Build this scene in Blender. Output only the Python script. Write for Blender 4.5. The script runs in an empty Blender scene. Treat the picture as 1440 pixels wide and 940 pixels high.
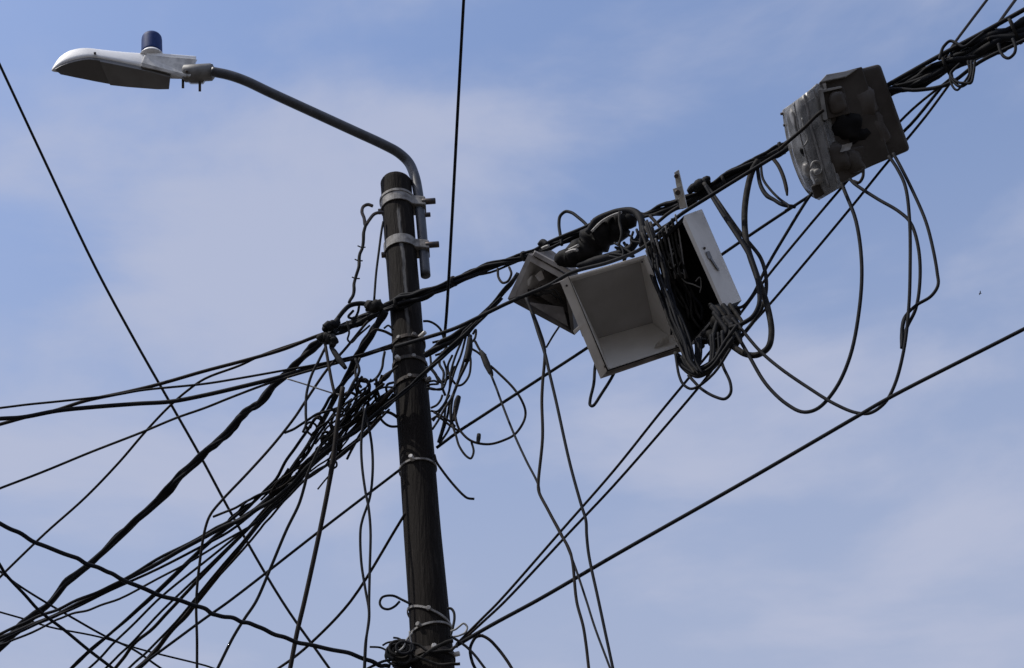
import bpy, bmesh, math, random
from mathutils import Vector, Matrix
from math import radians, sin, cos, pi

# ------------------------------------------------------------------ camera
SC = bpy.context.scene
COL = SC.collection
F = 2230.0                       # focal length in photo pixels (photo 1440 x 940)
PITCH, ROLL = radians(41), radians(4)
CAM = Vector((0, 0, 1.6))
FW = Vector((0, cos(PITCH), sin(PITCH)))
R0 = Vector((1, 0, 0)); U0 = Vector((0, -sin(PITCH), cos(PITCH)))
RT = R0 * cos(ROLL) - U0 * sin(ROLL)
UP = U0 * cos(ROLL) + R0 * sin(ROLL)
cd = bpy.data.cameras.new('camera'); cam = bpy.data.objects.new('camera', cd); COL.objects.link(cam)
cd.sensor_width = 36; cd.sensor_fit = 'HORIZONTAL'; cd.lens = F / 1440 * 36
cd.clip_start = 0.05; cd.clip_end = 3000
M = Matrix((RT, UP, -FW)).transposed().to_4x4(); M.translation = CAM
cam.matrix_world = M
SC.camera = cam

# ------------------------------------------------------------------ sky, sun, exposure
SUN_EL, SUN_AZ = radians(55), radians(-114)      # azimuth from +Y, negative = to the left
S = Vector((sin(SUN_AZ) * cos(SUN_EL), cos(SUN_AZ) * cos(SUN_EL), sin(SUN_EL)))
wd = bpy.data.worlds.new('World'); SC.world = wd; wd.use_nodes = True
nt = wd.node_tree; nt.nodes.clear()
def N(t, **k):
    n = nt.nodes.new(t)
    for a, b in k.items(): setattr(n, a, b)
    return n
L = lambda a, b: nt.links.new(a, b)
out = N('ShaderNodeOutputWorld'); bg = N('ShaderNodeBackground'); bg.inputs[1].default_value = 0.10
sky = N('ShaderNodeTexSky', sky_type='NISHITA'); sky.sun_disc = False
sky.sun_elevation = SUN_EL; sky.sun_rotation = SUN_AZ
sky.altitude = 100; sky.air_density = 1.0; sky.dust_density = 1.5; sky.ozone_density = 1.5
tc = N('ShaderNodeTexCoord'); sep = N('ShaderNodeSeparateXYZ'); L(tc.outputs['Generated'], sep.inputs[0])
zc = N('ShaderNodeMath', operation='MAXIMUM'); L(sep.outputs[2], zc.inputs[0]); zc.inputs[1].default_value = 0.08
dx = N('ShaderNodeMath', operation='DIVIDE'); L(sep.outputs[0], dx.inputs[0]); L(zc.outputs[0], dx.inputs[1])
dy = N('ShaderNodeMath', operation='DIVIDE'); L(sep.outputs[1], dy.inputs[0]); L(zc.outputs[0], dy.inputs[1])
cmb = N('ShaderNodeCombineXYZ'); L(dx.outputs[0], cmb.inputs[0]); L(dy.outputs[0], cmb.inputs[1])
mp = N('ShaderNodeMapping'); L(cmb.outputs[0], mp.inputs[0])
mp.inputs['Location'].default_value = (23.81, 11.95, 1.55); mp.inputs['Scale'].default_value = (1.0, 1.25, 1)
nz = N('ShaderNodeTexNoise'); L(mp.outputs[0], nz.inputs['Vector'])
nz.inputs['Scale'].default_value = 2.7; nz.inputs['Detail'].default_value = 7; nz.inputs['Roughness'].default_value = 0.52
nz.inputs['Distortion'].default_value = 0.25
mr = N('ShaderNodeMapRange', interpolation_type='SMOOTHSTEP'); L(nz.outputs[0], mr.inputs[0])
mr.inputs[1].default_value = 0.42; mr.inputs[2].default_value = 0.68; mr.inputs[3].default_value = 0.0; mr.inputs[4].default_value = 0.82
hz = N('ShaderNodeMapRange', interpolation_type='SMOOTHSTEP'); L(sep.outputs[2], hz.inputs[0])   # haze thickens to the horizon
hz.inputs[1].default_value = 0.80; hz.inputs[2].default_value = 0.42; hz.inputs[3].default_value = 0.05; hz.inputs[4].default_value = 0.85
hsv = N('ShaderNodeHueSaturation'); L(sky.outputs[0], hsv.inputs['Color']); hsv.inputs['Hue'].default_value = 0.505; hsv.inputs['Saturation'].default_value = 1.0
hsv.inputs['Value'].default_value = 2.15
mix = N('ShaderNodeMix', data_type='RGBA'); L(hz.outputs[0], mix.inputs['Factor']); L(hsv.outputs[0], mix.inputs['A'])
mix.inputs['B'].default_value = (4.10, 4.62, 6.15, 1)
mix2 = N('ShaderNodeMix', data_type='RGBA'); L(mr.outputs[0], mix2.inputs['Factor']); L(mix.outputs['Result'], mix2.inputs['A'])
mix2.inputs['B'].default_value = (4.75, 5.15, 6.70, 1)
L(mix2.outputs['Result'], bg.inputs[0]); L(bg.outputs[0], out.inputs[0])

sl = bpy.data.lights.new('sun', 'SUN'); sl.energy = 3.2; sl.angle = radians(0.6); sl.color = (1, 0.96, 0.9)
so = bpy.data.objects.new('sun', sl); COL.objects.link(so)
so.rotation_euler = S.to_track_quat('Z', 'Y').to_euler(); so.location = (0, 0, 30)
SC.view_settings.view_transform = 'Standard'; SC.view_settings.look = 'None'
SC.view_settings.gamma = 1; SC.view_settings.exposure = 0.0

# ------------------------------------------------------------------ pixel -> place
def ray(px, py): return FW + RT * ((px - 720) / F) + UP * ((470 - py) / F)
def at_w(px, py, w): return CAM + ray(px, py) * w
YP = 6.0                                          # the pole stands 6 m in front of the camera
def at_Y(px, py, Y): d = ray(px, py); return CAM + d * (Y / d.y)
def at_z(px, py, z): d = ray(px, py); return CAM + d * ((z - 1.6) / d.z)
def depth(p): return (p - CAM).dot(FW)
ZA = at_Y(560, 427, YP).z                         # height at which the main bundle meets the pole
A_ = at_Y(575, 425, YP - 0.13); B_ = at_z(1440, 32, ZA - 0.28)
RN = Vector((B_.y - A_.y, A_.x - B_.x, 0)).normalized()   # normal of the vertical plane of the main bundle
if RN.y > 0: RN = -RN                             # towards the camera
def at_R(px, py, o=0.0):
    d = ray(px, py); q = A_ + RN * o
    return CAM + d * ((q - CAM).dot(RN) / d.dot(RN))
def at_S(px, py, o=0.0):                            # in the falling sheaf of cables: from the pole out to where it runs far behind
    w0 = depth(at_Y(548, 548, YP - .15)); w1 = depth(at_z(160, 940, ZA - 1.15))
    t = ((px - 548) * -388 + (py - 548) * 392) / (388 ** 2 + 392 ** 2); t = min(max(t, 0), 1)
    return at_w(px, py, 1 / ((1 - t) / w0 + t / w1) - o)
def place(px, py, m):
    k, v = m
    return {'Y': at_Y, 'z': at_z, 'R': at_R, 'w': at_w, 'S': at_S}[k](px, py, (YP + v) if k == 'Y' else v)

def nodes3d(pts, mode):
    """pts pixel nodes -> 3D. mode: one spec, or two (start, end) with 1/depth running evenly between."""
    if isinstance(mode[0], str): return [place(p[0], p[1], mode) for p in pts]
    w0 = depth(place(*pts[0][:2], mode[0])); w1 = depth(place(*pts[-1][:2], mode[1]))
    s = [0]
    for a, b in zip(pts, pts[1:]): s.append(s[-1] + math.hypot(b[0] - a[0], b[1] - a[1]))
    return [at_w(p[0], p[1], 1 / ((1 - t / s[-1]) / w0 + (t / s[-1]) / w1)) for p, t in zip(pts, s)]

# ------------------------------------------------------------------ materials
MATS = {}
def mat(name, col, rough=0.6, metal=0.0, col2=None, scale=20.0, bump=0.0, spec=0.5, detail=4, stretch=(1, 1, 1), lo=0.4, hi=0.65):
    m = bpy.data.materials.new(name); m.use_nodes = True
    n = m.node_tree.nodes; l = m.node_tree.links; b = n['Principled BSDF']
    b.inputs['Base Color'].default_value = (*col, 1); b.inputs['Roughness'].default_value = rough
    b.inputs['Metallic'].default_value = metal; b.inputs['Specular IOR Level'].default_value = spec
    t = n.new('ShaderNodeTexCoord'); mpn = n.new('ShaderNodeMapping'); mpn.inputs['Scale'].default_value = stretch
    x = n.new('ShaderNodeTexNoise'); x.inputs['Scale'].default_value = scale; x.inputs['Detail'].default_value = detail
    l.new(t.outputs['Object'], mpn.inputs[0]); l.new(mpn.outputs[0], x.inputs['Vector'])
    if col2:
        r = n.new('ShaderNodeValToRGB'); r.color_ramp.elements[0].position = lo; r.color_ramp.elements[1].position = hi
        r.color_ramp.elements[0].color = (*col, 1); r.color_ramp.elements[1].color = (*col2, 1)
        l.new(x.outputs[0], r.inputs[0]); l.new(r.outputs[0], b.inputs['Base Color'])
    if bump:
        bp = n.new('ShaderNodeBump'); bp.inputs['Strength'].default_value = bump; bp.inputs['Distance'].default_value = 0.01
        l.new(x.outputs[0], bp.inputs['Height']); l.new(bp.outputs[0], b.inputs['Normal'])
    MATS[name] = m
    return m
mat('rubber_grey', (0.026, 0.025, 0.025), 0.75, 0, (0.022, 0.021, 0.020), 18, 0, 0.15)
mat('rubber_brown', (0.020, 0.015, 0.012), 0.75, 0, (0.011, 0.009, 0.008), 18, 0, 0.15)
mat('strap_dark', (0.035, 0.031, 0.028), 0.7, 0, (0.07, 0.055, 0.045), 40, 0.2, 0.2)
mat('rubber', (0.009, 0.0095, 0.012), 0.7, 0, (0.017, 0.017, 0.018), 14, 0.0, 0.10)
mat('rubber_old', (0.010, 0.0095, 0.009), 0.8, 0, (0.035, 0.032, 0.029), 25, 0.3, 0.15)
mat('wire_grey', (0.28, 0.27, 0.25), 0.55, 0, (0.12, 0.115, 0.11), 30)
mat('tar_pole', (0.0115, 0.0092, 0.0076), 0.75, 0, (0.040, 0.034, 0.029), 9, 0.7, 0.07, 8, (9, 9, 0.9), 0.55, 0.85)
mat('galvanised', (0.25, 0.24, 0.225), 0.65, 0.0, (0.12, 0.11, 0.10), 30, 0.2, 0.3)
mat('pipe_paint', (0.055, 0.058, 0.066), 0.45, 0.2, (0.035, 0.036, 0.04), 18, 0.1)
mat('bolt_steel', (0.05, 0.05, 0.055), 0.5, 0.6, (0.10, 0.07, 0.05), 60)
mat('lamp_white', (0.86, 0.855, 0.84), 0.45, 0, (0.74, 0.725, 0.70), 9, 0.05)
mat('lamp_grey', (0.62, 0.605, 0.57), 0.5, 0, (0.36, 0.35, 0.33), 22, 0.1)
mat('fitter_grey', (0.20, 0.195, 0.185), 0.55, 0, (0.13, 0.125, 0.12), 22, 0.1)
mat('lens', (0.17, 0.165, 0.16), 0.3, 0, (0.13, 0.125, 0.12), 8)
mat('lens_rim', (0.11, 0.105, 0.10), 0.5)
mat('photocell_blue', (0.016, 0.036, 0.125), 0.6, 0, (0.020, 0.044, 0.150), 30, 0, 0.15)
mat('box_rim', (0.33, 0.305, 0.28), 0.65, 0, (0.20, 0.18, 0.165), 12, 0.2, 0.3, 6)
mat('box_panel', (0.46, 0.455, 0.45), 0.6, 0, (0.38, 0.37, 0.36), 5, 0.05, 0.4, 5)  # open box back: darker than its walls, interior shade put into the colour
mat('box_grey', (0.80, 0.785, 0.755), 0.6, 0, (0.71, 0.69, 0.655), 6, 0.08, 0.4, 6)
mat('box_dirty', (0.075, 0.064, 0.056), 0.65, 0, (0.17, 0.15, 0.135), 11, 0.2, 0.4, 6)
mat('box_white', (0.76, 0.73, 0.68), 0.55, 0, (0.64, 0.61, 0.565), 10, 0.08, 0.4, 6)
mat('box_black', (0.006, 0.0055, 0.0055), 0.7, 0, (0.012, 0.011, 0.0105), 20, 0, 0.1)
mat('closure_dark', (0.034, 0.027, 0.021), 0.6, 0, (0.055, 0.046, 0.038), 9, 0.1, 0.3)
mat('closure_pale', (0.46, 0.43, 0.39), 0.6, 0, (0.20, 0.175, 0.15), 7, 0.1, 0.3)
mat('closure_warm', (0.046, 0.036, 0.028), 0.6, 0, (0.075, 0.064, 0.055), 12, 0.2, 0.35)
mat('closure_rim', (0.24, 0.23, 0.215), 0.5, 0, (0.10, 0.095, 0.09), 16, 0.1)
mat('tray_grey', (0.22, 0.21, 0.20), 0.5, 0, (0.12, 0.115, 0.11), 25)
mat('tag_grey', (0.28, 0.27, 0.255), 0.7, 0, (0.14, 0.135, 0.13), 40)
mat('label_pale', (0.55, 0.53, 0.50), 0.7)
mat('porcelain', (0.62, 0.60, 0.56), 0.35, 0, (0.40, 0.37, 0.33), 40)
mat('rust', (0.10, 0.045, 0.02), 0.8, 0, (0.05, 0.03, 0.02), 40)
mat('ground_earth', (0.09, 0.082, 0.073), 0.95, 0, (0.06, 0.055, 0.05), 0.6, 0.4, 0.2, 8)
mat('bird_dark', (0.05, 0.05, 0.055), 0.8)
# smoky clear plastic of the closure cover
m = bpy.data.materials.new('clear_cover'); m.use_nodes = True
n = m.node_tree.nodes; l = m.node_tree.links
tr = n.new('ShaderNodeBsdfTransparent'); tr.inputs[0].default_value = (0.78, 0.79, 0.80, 1)
b = n['Principled BSDF']; b.inputs['Base Color'].default_value = (0.36, 0.355, 0.35, 1); b.inputs['Roughness'].default_value = 0.25
mx = n.new('ShaderNodeMixShader'); nn = n.new('ShaderNodeTexNoise'); nn.inputs['Scale'].default_value = 6; nn.inputs['Detail'].default_value = 1.5
rr = n.new('ShaderNodeMapRange'); rr.inputs[1].default_value = 0.35; rr.inputs[2].default_value = 0.7; rr.inputs[3].default_value = 0.22; rr.inputs[4].default_value = 0.58
l.new(nn.outputs[0], rr.inputs[0]); l.new(rr.outputs[0], mx.inputs[0]); l.new(tr.outputs[0], mx.inputs[1]); l.new(b.outputs[0], mx.inputs[2])
l.new(mx.outputs[0], n['Material Output'].inputs[0]); MATS['clear_cover'] = m

# ------------------------------------------------------------------ builders
def link(name, me, material, parent=None):
    o = bpy.data.objects.new(name, me); COL.objects.link(o)
    if material: me.materials.append(MATS[material])
    if parent:
        o.parent = parent; o.matrix_parent_inverse = Matrix.Translation(-parent.location)
    return o
def tag(o, label, cat, group=None, kind=None):
    o['label'] = label; o['category'] = cat
    if group: o['group'] = group
    return o
def thing(name, label, cat, loc, group=None):
    o = bpy.data.objects.new(name, None); COL.objects.link(o); o.location = loc; o.empty_display_size = 0.05
    return tag(o, label, cat, group)
def smooth(me, on=True):
    me.polygons.foreach_set('use_smooth', [on] * len(me.polygons)); return me
def catmull(P, rad, sub):
    if len(P) < 3 and sub > 1:
        return [P[0].lerp(P[1], i / sub) for i in range(sub + 1)], [rad[0] + (rad[1] - rad[0]) * i / sub for i in range(sub + 1)]
    Q, R = [], []
    n_ = len(P)
    for i in range(n_ - 1):
        p0 = P[i - 1] if i else P[0] * 2 - P[1]; p1 = P[i]; p2 = P[i + 1]; p3 = P[i + 2] if i + 2 < n_ else P[-1] * 2 - P[-2]
        t0 = 0.0; t1 = max((p1 - p0).length, 1e-6) ** .5; t2 = t1 + max((p2 - p1).length, 1e-6) ** .5; t3 = t2 + max((p3 - p2).length, 1e-6) ** .5
        for j in range(sub):
            t = t1 + (t2 - t1) * j / sub
            a1 = p0 * ((t1 - t) / (t1 - t0)) + p1 * ((t - t0) / (t1 - t0)); a2 = p1 * ((t2 - t) / (t2 - t1)) + p2 * ((t - t1) / (t2 - t1))
            a3 = p2 * ((t3 - t) / (t3 - t2)) + p3 * ((t - t2) / (t3 - t2))
            b1 = a1 * ((t2 - t) / (t2 - t0)) + a2 * ((t - t0) / (t2 - t0)); b2 = a2 * ((t3 - t) / (t3 - t1)) + a3 * ((t - t1) / (t3 - t1))
            Q.append(b1 * ((t2 - t) / (t2 - t1)) + b2 * ((t - t1) / (t2 - t1)))
            R.append(rad[i] + (rad[i + 1] - rad[i]) * j / sub)
    Q.append(P[-1]); R.append(rad[-1])
    return Q, R
def frames(Q):
    T = [(Q[min(i + 1, len(Q) - 1)] - Q[max(i - 1, 0)]).normalized() for i in range(len(Q))]
    u = T[0].orthogonal().normalized(); out_ = []
    for t in T:
        u = u - t * u.dot(t)
        u = u.normalized() if u.length > 1e-6 else t.orthogonal().normalized()
        out_.append((u, t.cross(u)))
    return out_
def tube_mesh(Q, R, sides=7, name='tube'):
    V, Fc = [], []
    fr = frames(Q)
    for (u, v), q, r in zip(fr, Q, R):
        for k in range(sides):
            a = 2 * pi * k / sides; V.append(q + (u * cos(a) + v * sin(a)) * r)
    for i in range(len(Q) - 1):
        for k in range(sides):
            k2 = (k + 1) % sides
            Fc.append((i * sides + k, i * sides + k2, (i + 1) * sides + k2, (i + 1) * sides + k))
    Fc.append(tuple(range(sides))[::-1]); Fc.append(tuple((len(Q) - 1) * sides + k for k in range(sides)))
    me = bpy.data.meshes.new(name); me.from_pydata([tuple(v) for v in V], [], Fc); me.update()
    return smooth(me)
def extend(P, length, head):
    a, b_ = (P[0], P[1]) if head else (P[-1], P[-2])
    d = (a - b_).normalized(); q = a + d * length
    while q.z < 2.3 and length > 0.3: length *= 0.85; q = a + d * length
    return [q] + P if head else P + [q]
RNG = random.Random(5); MIX = random.Random(77)
def path(pts, mode, t, ext=(0, 0), sub=6, wob=0.0):
    P = nodes3d(pts, mode)
    t *= 1.14
    rad = [(p[2] if len(p) > 2 else t) * depth(q) / F / 2 for p, q in zip(pts, P)]
    if ext[0]: P = extend(P, ext[0], True); rad = [rad[0]] + rad
    if ext[1]: P = extend(P, ext[1], False); rad = rad + [rad[-1]]
    Q, R = catmull(P, rad, sub)
    if wob:
        ph = [RNG.uniform(0, 6) for _ in range(4)]
        for i, q in enumerate(Q):
            Q[i] = q + (UP * (sin(i * .9 + ph[0]) + sin(i * .37 + ph[1])) + RT * sin(i * .6 + ph[2])) * wob
    return Q, R
def wire(name, label, cat, t, pts, mode, ext=(0, 0), group=None, material='rubber', wob=0.0, sub=6, sides=7):
    Q, R = path(pts, mode, t, ext, sub, wob)
    if material == 'rubber' and 'swag' not in label and 'packed' not in label: material = MIX.choice(['rubber'] * 6 + ['rubber_old', 'rubber_brown', 'rubber_brown', 'rubber_grey'])
    o = link(name, tube_mesh(Q, R, sides, name), material)
    c = Q[len(Q) // 2]
    o.location = c
    o.data.transform(Matrix.Translation(-c))
    return tag(o, label, cat, group)
def part_tube(name, parent, t, pts, mode, material, sub=6, sides=8, ext=(0, 0), wob=0.0, ridge=0.0):
    Q, R = path(pts, mode, t, ext, sub, wob)
    if ridge: R = [r * (1 + ridge * sin(i * 2.1) + RNG.uniform(-ridge, ridge)) for i, r in enumerate(R)]
    return link(name, tube_mesh(Q, R, sides, name), material, parent)
def bundle(name, label, cat, pts, mode, n_, fill=0.36, twist=5.0, ext=(0, 0), group=None, material='rubber', ties=0, sub=6, seed=1):
    """several cables laid together: a thing whose strands are its parts. pts carry the width of the whole in px"""
    rg = random.Random(seed)
    Q, R = path(pts, mode, 10, ext, sub)
    root = thing(name, label, cat, Q[0], group)
    fr = frames(Q)
    for k in range(n_):
        a0 = 2 * pi * k / n_; ph = rg.uniform(0, 6); q2, r2 = [], []
        f_ = fill * rg.uniform(0.8, 1.2)
        for i, (q, r) in enumerate(zip(Q, R)):
            a = a0 + twist * i / len(Q) + 0.9 * sin(i * .21 + ph)
            d = r * (1 - f_) * (0.80 + 0.38 * sin(i * .33 + ph * 2) + 0.16 * sin(i * 1.1 + ph * 3))
            if k == 0: d *= .3
            if k > 5: d *= 1.12
            q2.append(q + (fr[i][0] * cos(a) + fr[i][1] * sin(a)) * d); r2.append(r * f_ * (1.25 if k == 0 else 1))
        link('strand', tube_mesh(q2, r2, 7, 'strand'), material, root)
    for j in range(ties):
        i = int((j + .5) / ties * (len(Q) - 1)); i = min(max(i, 1), len(Q) - 2)
        t_ = (Q[i + 1] - Q[i - 1]).normalized()
        link('tie', tube_mesh([Q[i] - t_ * .006, Q[i] + t_ * .006], [R[i] * 1.12] * 2, 10, 'tie'), 'rubber_old', root)
    return root
def bevel_me(bm, w, seg=2):
    if w: bmesh.ops.bevel(bm, geom=[e for e in bm.edges if e.is_manifold], offset=w, segments=seg, affect='EDGES', profile=0.6, clamp_overlap=True)
def hexa(name, parent, material, c8, bev=0.004, seg=2):
    """solid from eight corners: four of one face, then the four opposite"""
    bm = bmesh.new(); v = [bm.verts.new(c) for c in c8]
    for f in ((3, 2, 1, 0), (4, 5, 6, 7), (0, 1, 5, 4), (1, 2, 6, 5), (2, 3, 7, 6), (3, 0, 4, 7)): bm.faces.new([v[i] for i in f])
    bmesh.ops.recalc_face_normals(bm, faces=bm.faces[:]); bevel_me(bm, bev, seg)
    me = bpy.data.meshes.new(name); bm.to_mesh(me); bm.free(); smooth(me, False)
    return link(name, me, material, parent)
def slab(name, parent, material, quad, th, bev=0.002):
    n_ = (quad[1] - quad[0]).cross(quad[3] - quad[0]).normalized() * th
    return hexa(name, parent, material, list(quad) + [q + n_ for q in quad], bev)
def lathe_mesh(base, axis, prof, sides=20, name='lathe'):
    """prof: (distance along the axis, radius)"""
    ax = axis.normalized(); return tube_mesh([base + ax * h for h, r in prof], [max(r, 1e-4) for h, r in prof], sides, name)
def cyl(name, parent, material, a, b_, r, sides=12, cap=0.15):
    d = (b_ - a); ln = d.length; c = min(r * cap, ln * .2)
    me = lathe_mesh(a, d, [(0, r - c), (c, r), (ln - c, r), (ln, r - c)], sides, name)
    for p in me.polygons: p.use_smooth = len(p.vertices) == 4
    return link(name, me, material, parent)

# ------------------------------------------------------------------ ground
def ground():
    n_ = 40; V = []; Fc = []; rg = random.Random(2)
    for j in range(n_ + 1):
        for i in range(n_ + 1):
            x = (i / n_ * 2 - 1); y = (j / n_ * 2 - 1)
            X = math.copysign(abs(x) ** 2.2, x) * 500; Y = math.copysign(abs(y) ** 2.2, y) * 500
            V.append((X, Y, rg.uniform(-.03, 0.0)))
    for j in range(n_):
        for i in range(n_): a = j * (n_ + 1) + i; Fc.append((a, a + 1, a + n_ + 2, a + n_ + 1))
    me = bpy.data.meshes.new('ground'); me.from_pydata(V, [], Fc); me.update()
    o = link('ground', smooth(me), 'ground_earth'); o['kind'] = 'structure'
ground()

# ------------------------------------------------------------------ utility pole
PT = at_Y(556.5, 256, YP); PB = at_Y(602, 848, YP); PAX = (PT - PB).normalized()
PBASE = PB - PAX * ((PB.z + 0.6) / PAX.z)
def proj_y(p): d = p - CAM; w = d.dot(FW); return 470 - F * d.dot(UP) / w
def on_pole(py):                                   # point of the pole's axis seen at image row py
    a, b_ = 0.0, (PT - PBASE).length
    for _ in range(50):
        m_ = (a + b_) / 2
        if proj_y(PBASE + PAX * m_) > py: a = m_
        else: b_ = m_
    return PBASE + PAX * a
WPX = [(256, 43.5), (400, 44), (480, 45), (545, 48), (690, 51), (752, 53), (848, 56.5), (940, 61)]
def pole_r(py):
    for (a, wa), (b_, wb) in zip(WPX, WPX[1:]):
        if py <= b_: return (wa + (wb - wa) * (max(py, a) - a) / (b_ - a)) * depth(on_pole(py)) / F / 2
    return 61 * depth(on_pole(940)) / F / 2
pole = thing('utility_pole', 'leaning black tarred utility pole carrying the street lamp and tangled cables', 'pole', Vector((PBASE.x, PBASE.y, 0)))
prof = [(0, 0.155)]
for py in (930, 848, 752, 690, 620, 545, 480, 400, 330, 262): prof.append(((on_pole(py) - PBASE).length, pole_r(py)))
for a in (0.03, 0.06): pass
ln = (PT - PBASE).length; rt = pole_r(256)
prof += [(ln - .012, rt), (ln - .002, rt * .94), (ln, rt * .80), (ln + .004, rt * .3)]
prof2 = []
for (h0, r0_), (h1, r1_) in zip(prof, prof[1:]):
    k = max(1, int((h1 - h0) / 0.12))
    for i in range(k): prof2.append((h0 + (h1 - h0) * i / k, r0_ + (r1_ - r0_) * i / k))
prof2.append(prof[-1])
me = lathe_mesh(PBASE, PAX, prof2, 36, 'shaft')
rg = random.Random(8)
for v in me.vertices:                               # slightly uneven skin
    p = v.co - PBASE; h = p.dot(PAX); rad = p - PAX * h
    v.co += rad * (0.012 * sin(h * 7 + math.atan2(rad.x, rad.y) * 3) + rg.uniform(-.006, .006))
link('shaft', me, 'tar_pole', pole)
SIDE = RT - PAX * RT.dot(PAX); SIDE.normalize(); FRONT = SIDE.cross(PAX).normalized()
if FRONT.dot(FW) > 0: FRONT = -FRONT
def pole_pt(py, ang, k=1.0):                        # point on the pole's skin; ang 0 = facing the camera, + to the right
    c = on_pole(py); return c + (FRONT * cos(ang) + SIDE * sin(ang)) * pole_r(py) * k
def ring(name, parent, py, h_px, k, material, tilt=0.0, sides=40, th=0.006):
    c = on_pole(py); s = depth(c) / F; h = h_px * s / 0.72; r = pole_r(py) * k
    V, Fc = [], []
    for i in range(sides):
        a = 2 * pi * i / sides; d = FRONT * cos(a) + SIDE * sin(a); off = PAX * (tilt * sin(a) * r)
        for rr_, hh in ((r, -h / 2), (r + th, -h / 2), (r + th, h / 2), (r, h / 2)): V.append(c + d * rr_ + PAX * hh + off)
    for i in range(sides):
        j = (i + 1) % sides
        for q in range(4): Fc.append((i * 4 + q, j * 4 + q, j * 4 + (q + 1) % 4, i * 4 + (q + 1) % 4))
    me = bpy.data.meshes.new(name); me.from_pydata([tuple(v) for v in V], [], Fc); me.update()
    bm = bmesh.new(); bm.from_mesh(me); bmesh.ops.recalc_face_normals(bm, faces=bm.faces[:]); bm.to_mesh(me); bm.free()
    return link(name, me, material, parent)
# straps with bolts and small insulators where the cables are tied on
def strap(py, h, material, bolts, tilt=0.0, k=1.01):
    s = ring('strap', pole, py, h, k, material, tilt)
    for ang, mtl, ln_ in bolts:
        a = pole_pt(py, ang, 1.0); b_ = pole_pt(py, ang, 1.0) + (FRONT * cos(ang) + SIDE * sin(ang)) * ln_
        o = cyl('bolt', None, mtl, a, b_, 0.011, 8); o.parent = s
        o.matrix_parent_inverse = s.matrix_world.inverted()
    return s
bpy.context.view_layer.update()
strap(487, 4.2, 'strap_dark', [(0.35, 'galvanised', .02), (0.75, 'porcelain', .05), (-0.55, 'galvanised', .012)], 0.06)
strap(517, 4.2, 'strap_dark', [(-0.6, 'porcelain', .03), (0.25, 'galvanised', .015)], -0.05)
strap(545, 4.2, 'strap_dark', [(-0.05, 'galvanised', .015), (1.0, 'galvanised', .03)], 0.1)
strap(661, 2.2, 'galvanised', [(-0.25, 'porcelain', .035)], 0.03)
strap(872, 2.6, 'galvanised', [(0.0, 'galvanised', .015)], -0.55)
strap(892, 2.2, 'galvanised', [(-0.5, 'galvanised', .02)], 0.15)
strap(928, 6, 'strap_dark', [(0.1, 'porcelain', .03), (-1.0, 'porcelain', .04), (1.3, 'porcelain', .03)], 0.0)

def pole_streak():                                   # pale streak down the front of the tarred pole
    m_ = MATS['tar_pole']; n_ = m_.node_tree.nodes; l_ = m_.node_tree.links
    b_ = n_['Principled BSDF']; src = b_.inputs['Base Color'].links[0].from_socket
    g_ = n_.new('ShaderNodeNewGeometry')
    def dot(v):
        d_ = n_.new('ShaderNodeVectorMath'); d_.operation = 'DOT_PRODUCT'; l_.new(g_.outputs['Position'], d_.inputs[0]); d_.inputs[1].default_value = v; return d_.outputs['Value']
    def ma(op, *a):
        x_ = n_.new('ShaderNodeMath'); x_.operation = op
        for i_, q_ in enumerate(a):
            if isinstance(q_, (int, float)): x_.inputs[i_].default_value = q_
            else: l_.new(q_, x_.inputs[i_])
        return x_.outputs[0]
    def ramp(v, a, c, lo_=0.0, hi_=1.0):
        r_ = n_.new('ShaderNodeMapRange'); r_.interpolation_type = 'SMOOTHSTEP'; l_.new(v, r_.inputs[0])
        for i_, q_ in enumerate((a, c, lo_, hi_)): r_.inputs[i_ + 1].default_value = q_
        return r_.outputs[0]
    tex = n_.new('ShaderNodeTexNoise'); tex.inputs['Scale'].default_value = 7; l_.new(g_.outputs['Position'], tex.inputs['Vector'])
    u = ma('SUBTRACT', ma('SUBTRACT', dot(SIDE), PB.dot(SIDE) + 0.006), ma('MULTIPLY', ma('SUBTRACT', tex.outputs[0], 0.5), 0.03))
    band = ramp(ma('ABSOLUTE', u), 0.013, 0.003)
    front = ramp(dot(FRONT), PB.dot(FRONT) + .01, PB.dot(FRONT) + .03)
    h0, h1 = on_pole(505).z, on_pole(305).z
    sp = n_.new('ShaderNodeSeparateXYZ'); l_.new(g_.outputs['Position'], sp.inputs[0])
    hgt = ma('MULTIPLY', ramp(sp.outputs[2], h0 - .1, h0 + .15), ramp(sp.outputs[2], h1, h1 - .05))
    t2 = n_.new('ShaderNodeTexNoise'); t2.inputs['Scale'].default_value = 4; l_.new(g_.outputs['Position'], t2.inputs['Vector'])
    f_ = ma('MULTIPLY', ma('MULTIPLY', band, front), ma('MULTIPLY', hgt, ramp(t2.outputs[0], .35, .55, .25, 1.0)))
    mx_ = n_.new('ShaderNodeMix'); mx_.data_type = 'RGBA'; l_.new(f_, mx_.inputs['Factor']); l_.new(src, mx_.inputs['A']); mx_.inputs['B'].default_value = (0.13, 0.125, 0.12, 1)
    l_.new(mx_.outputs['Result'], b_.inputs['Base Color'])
pole_streak()

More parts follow.
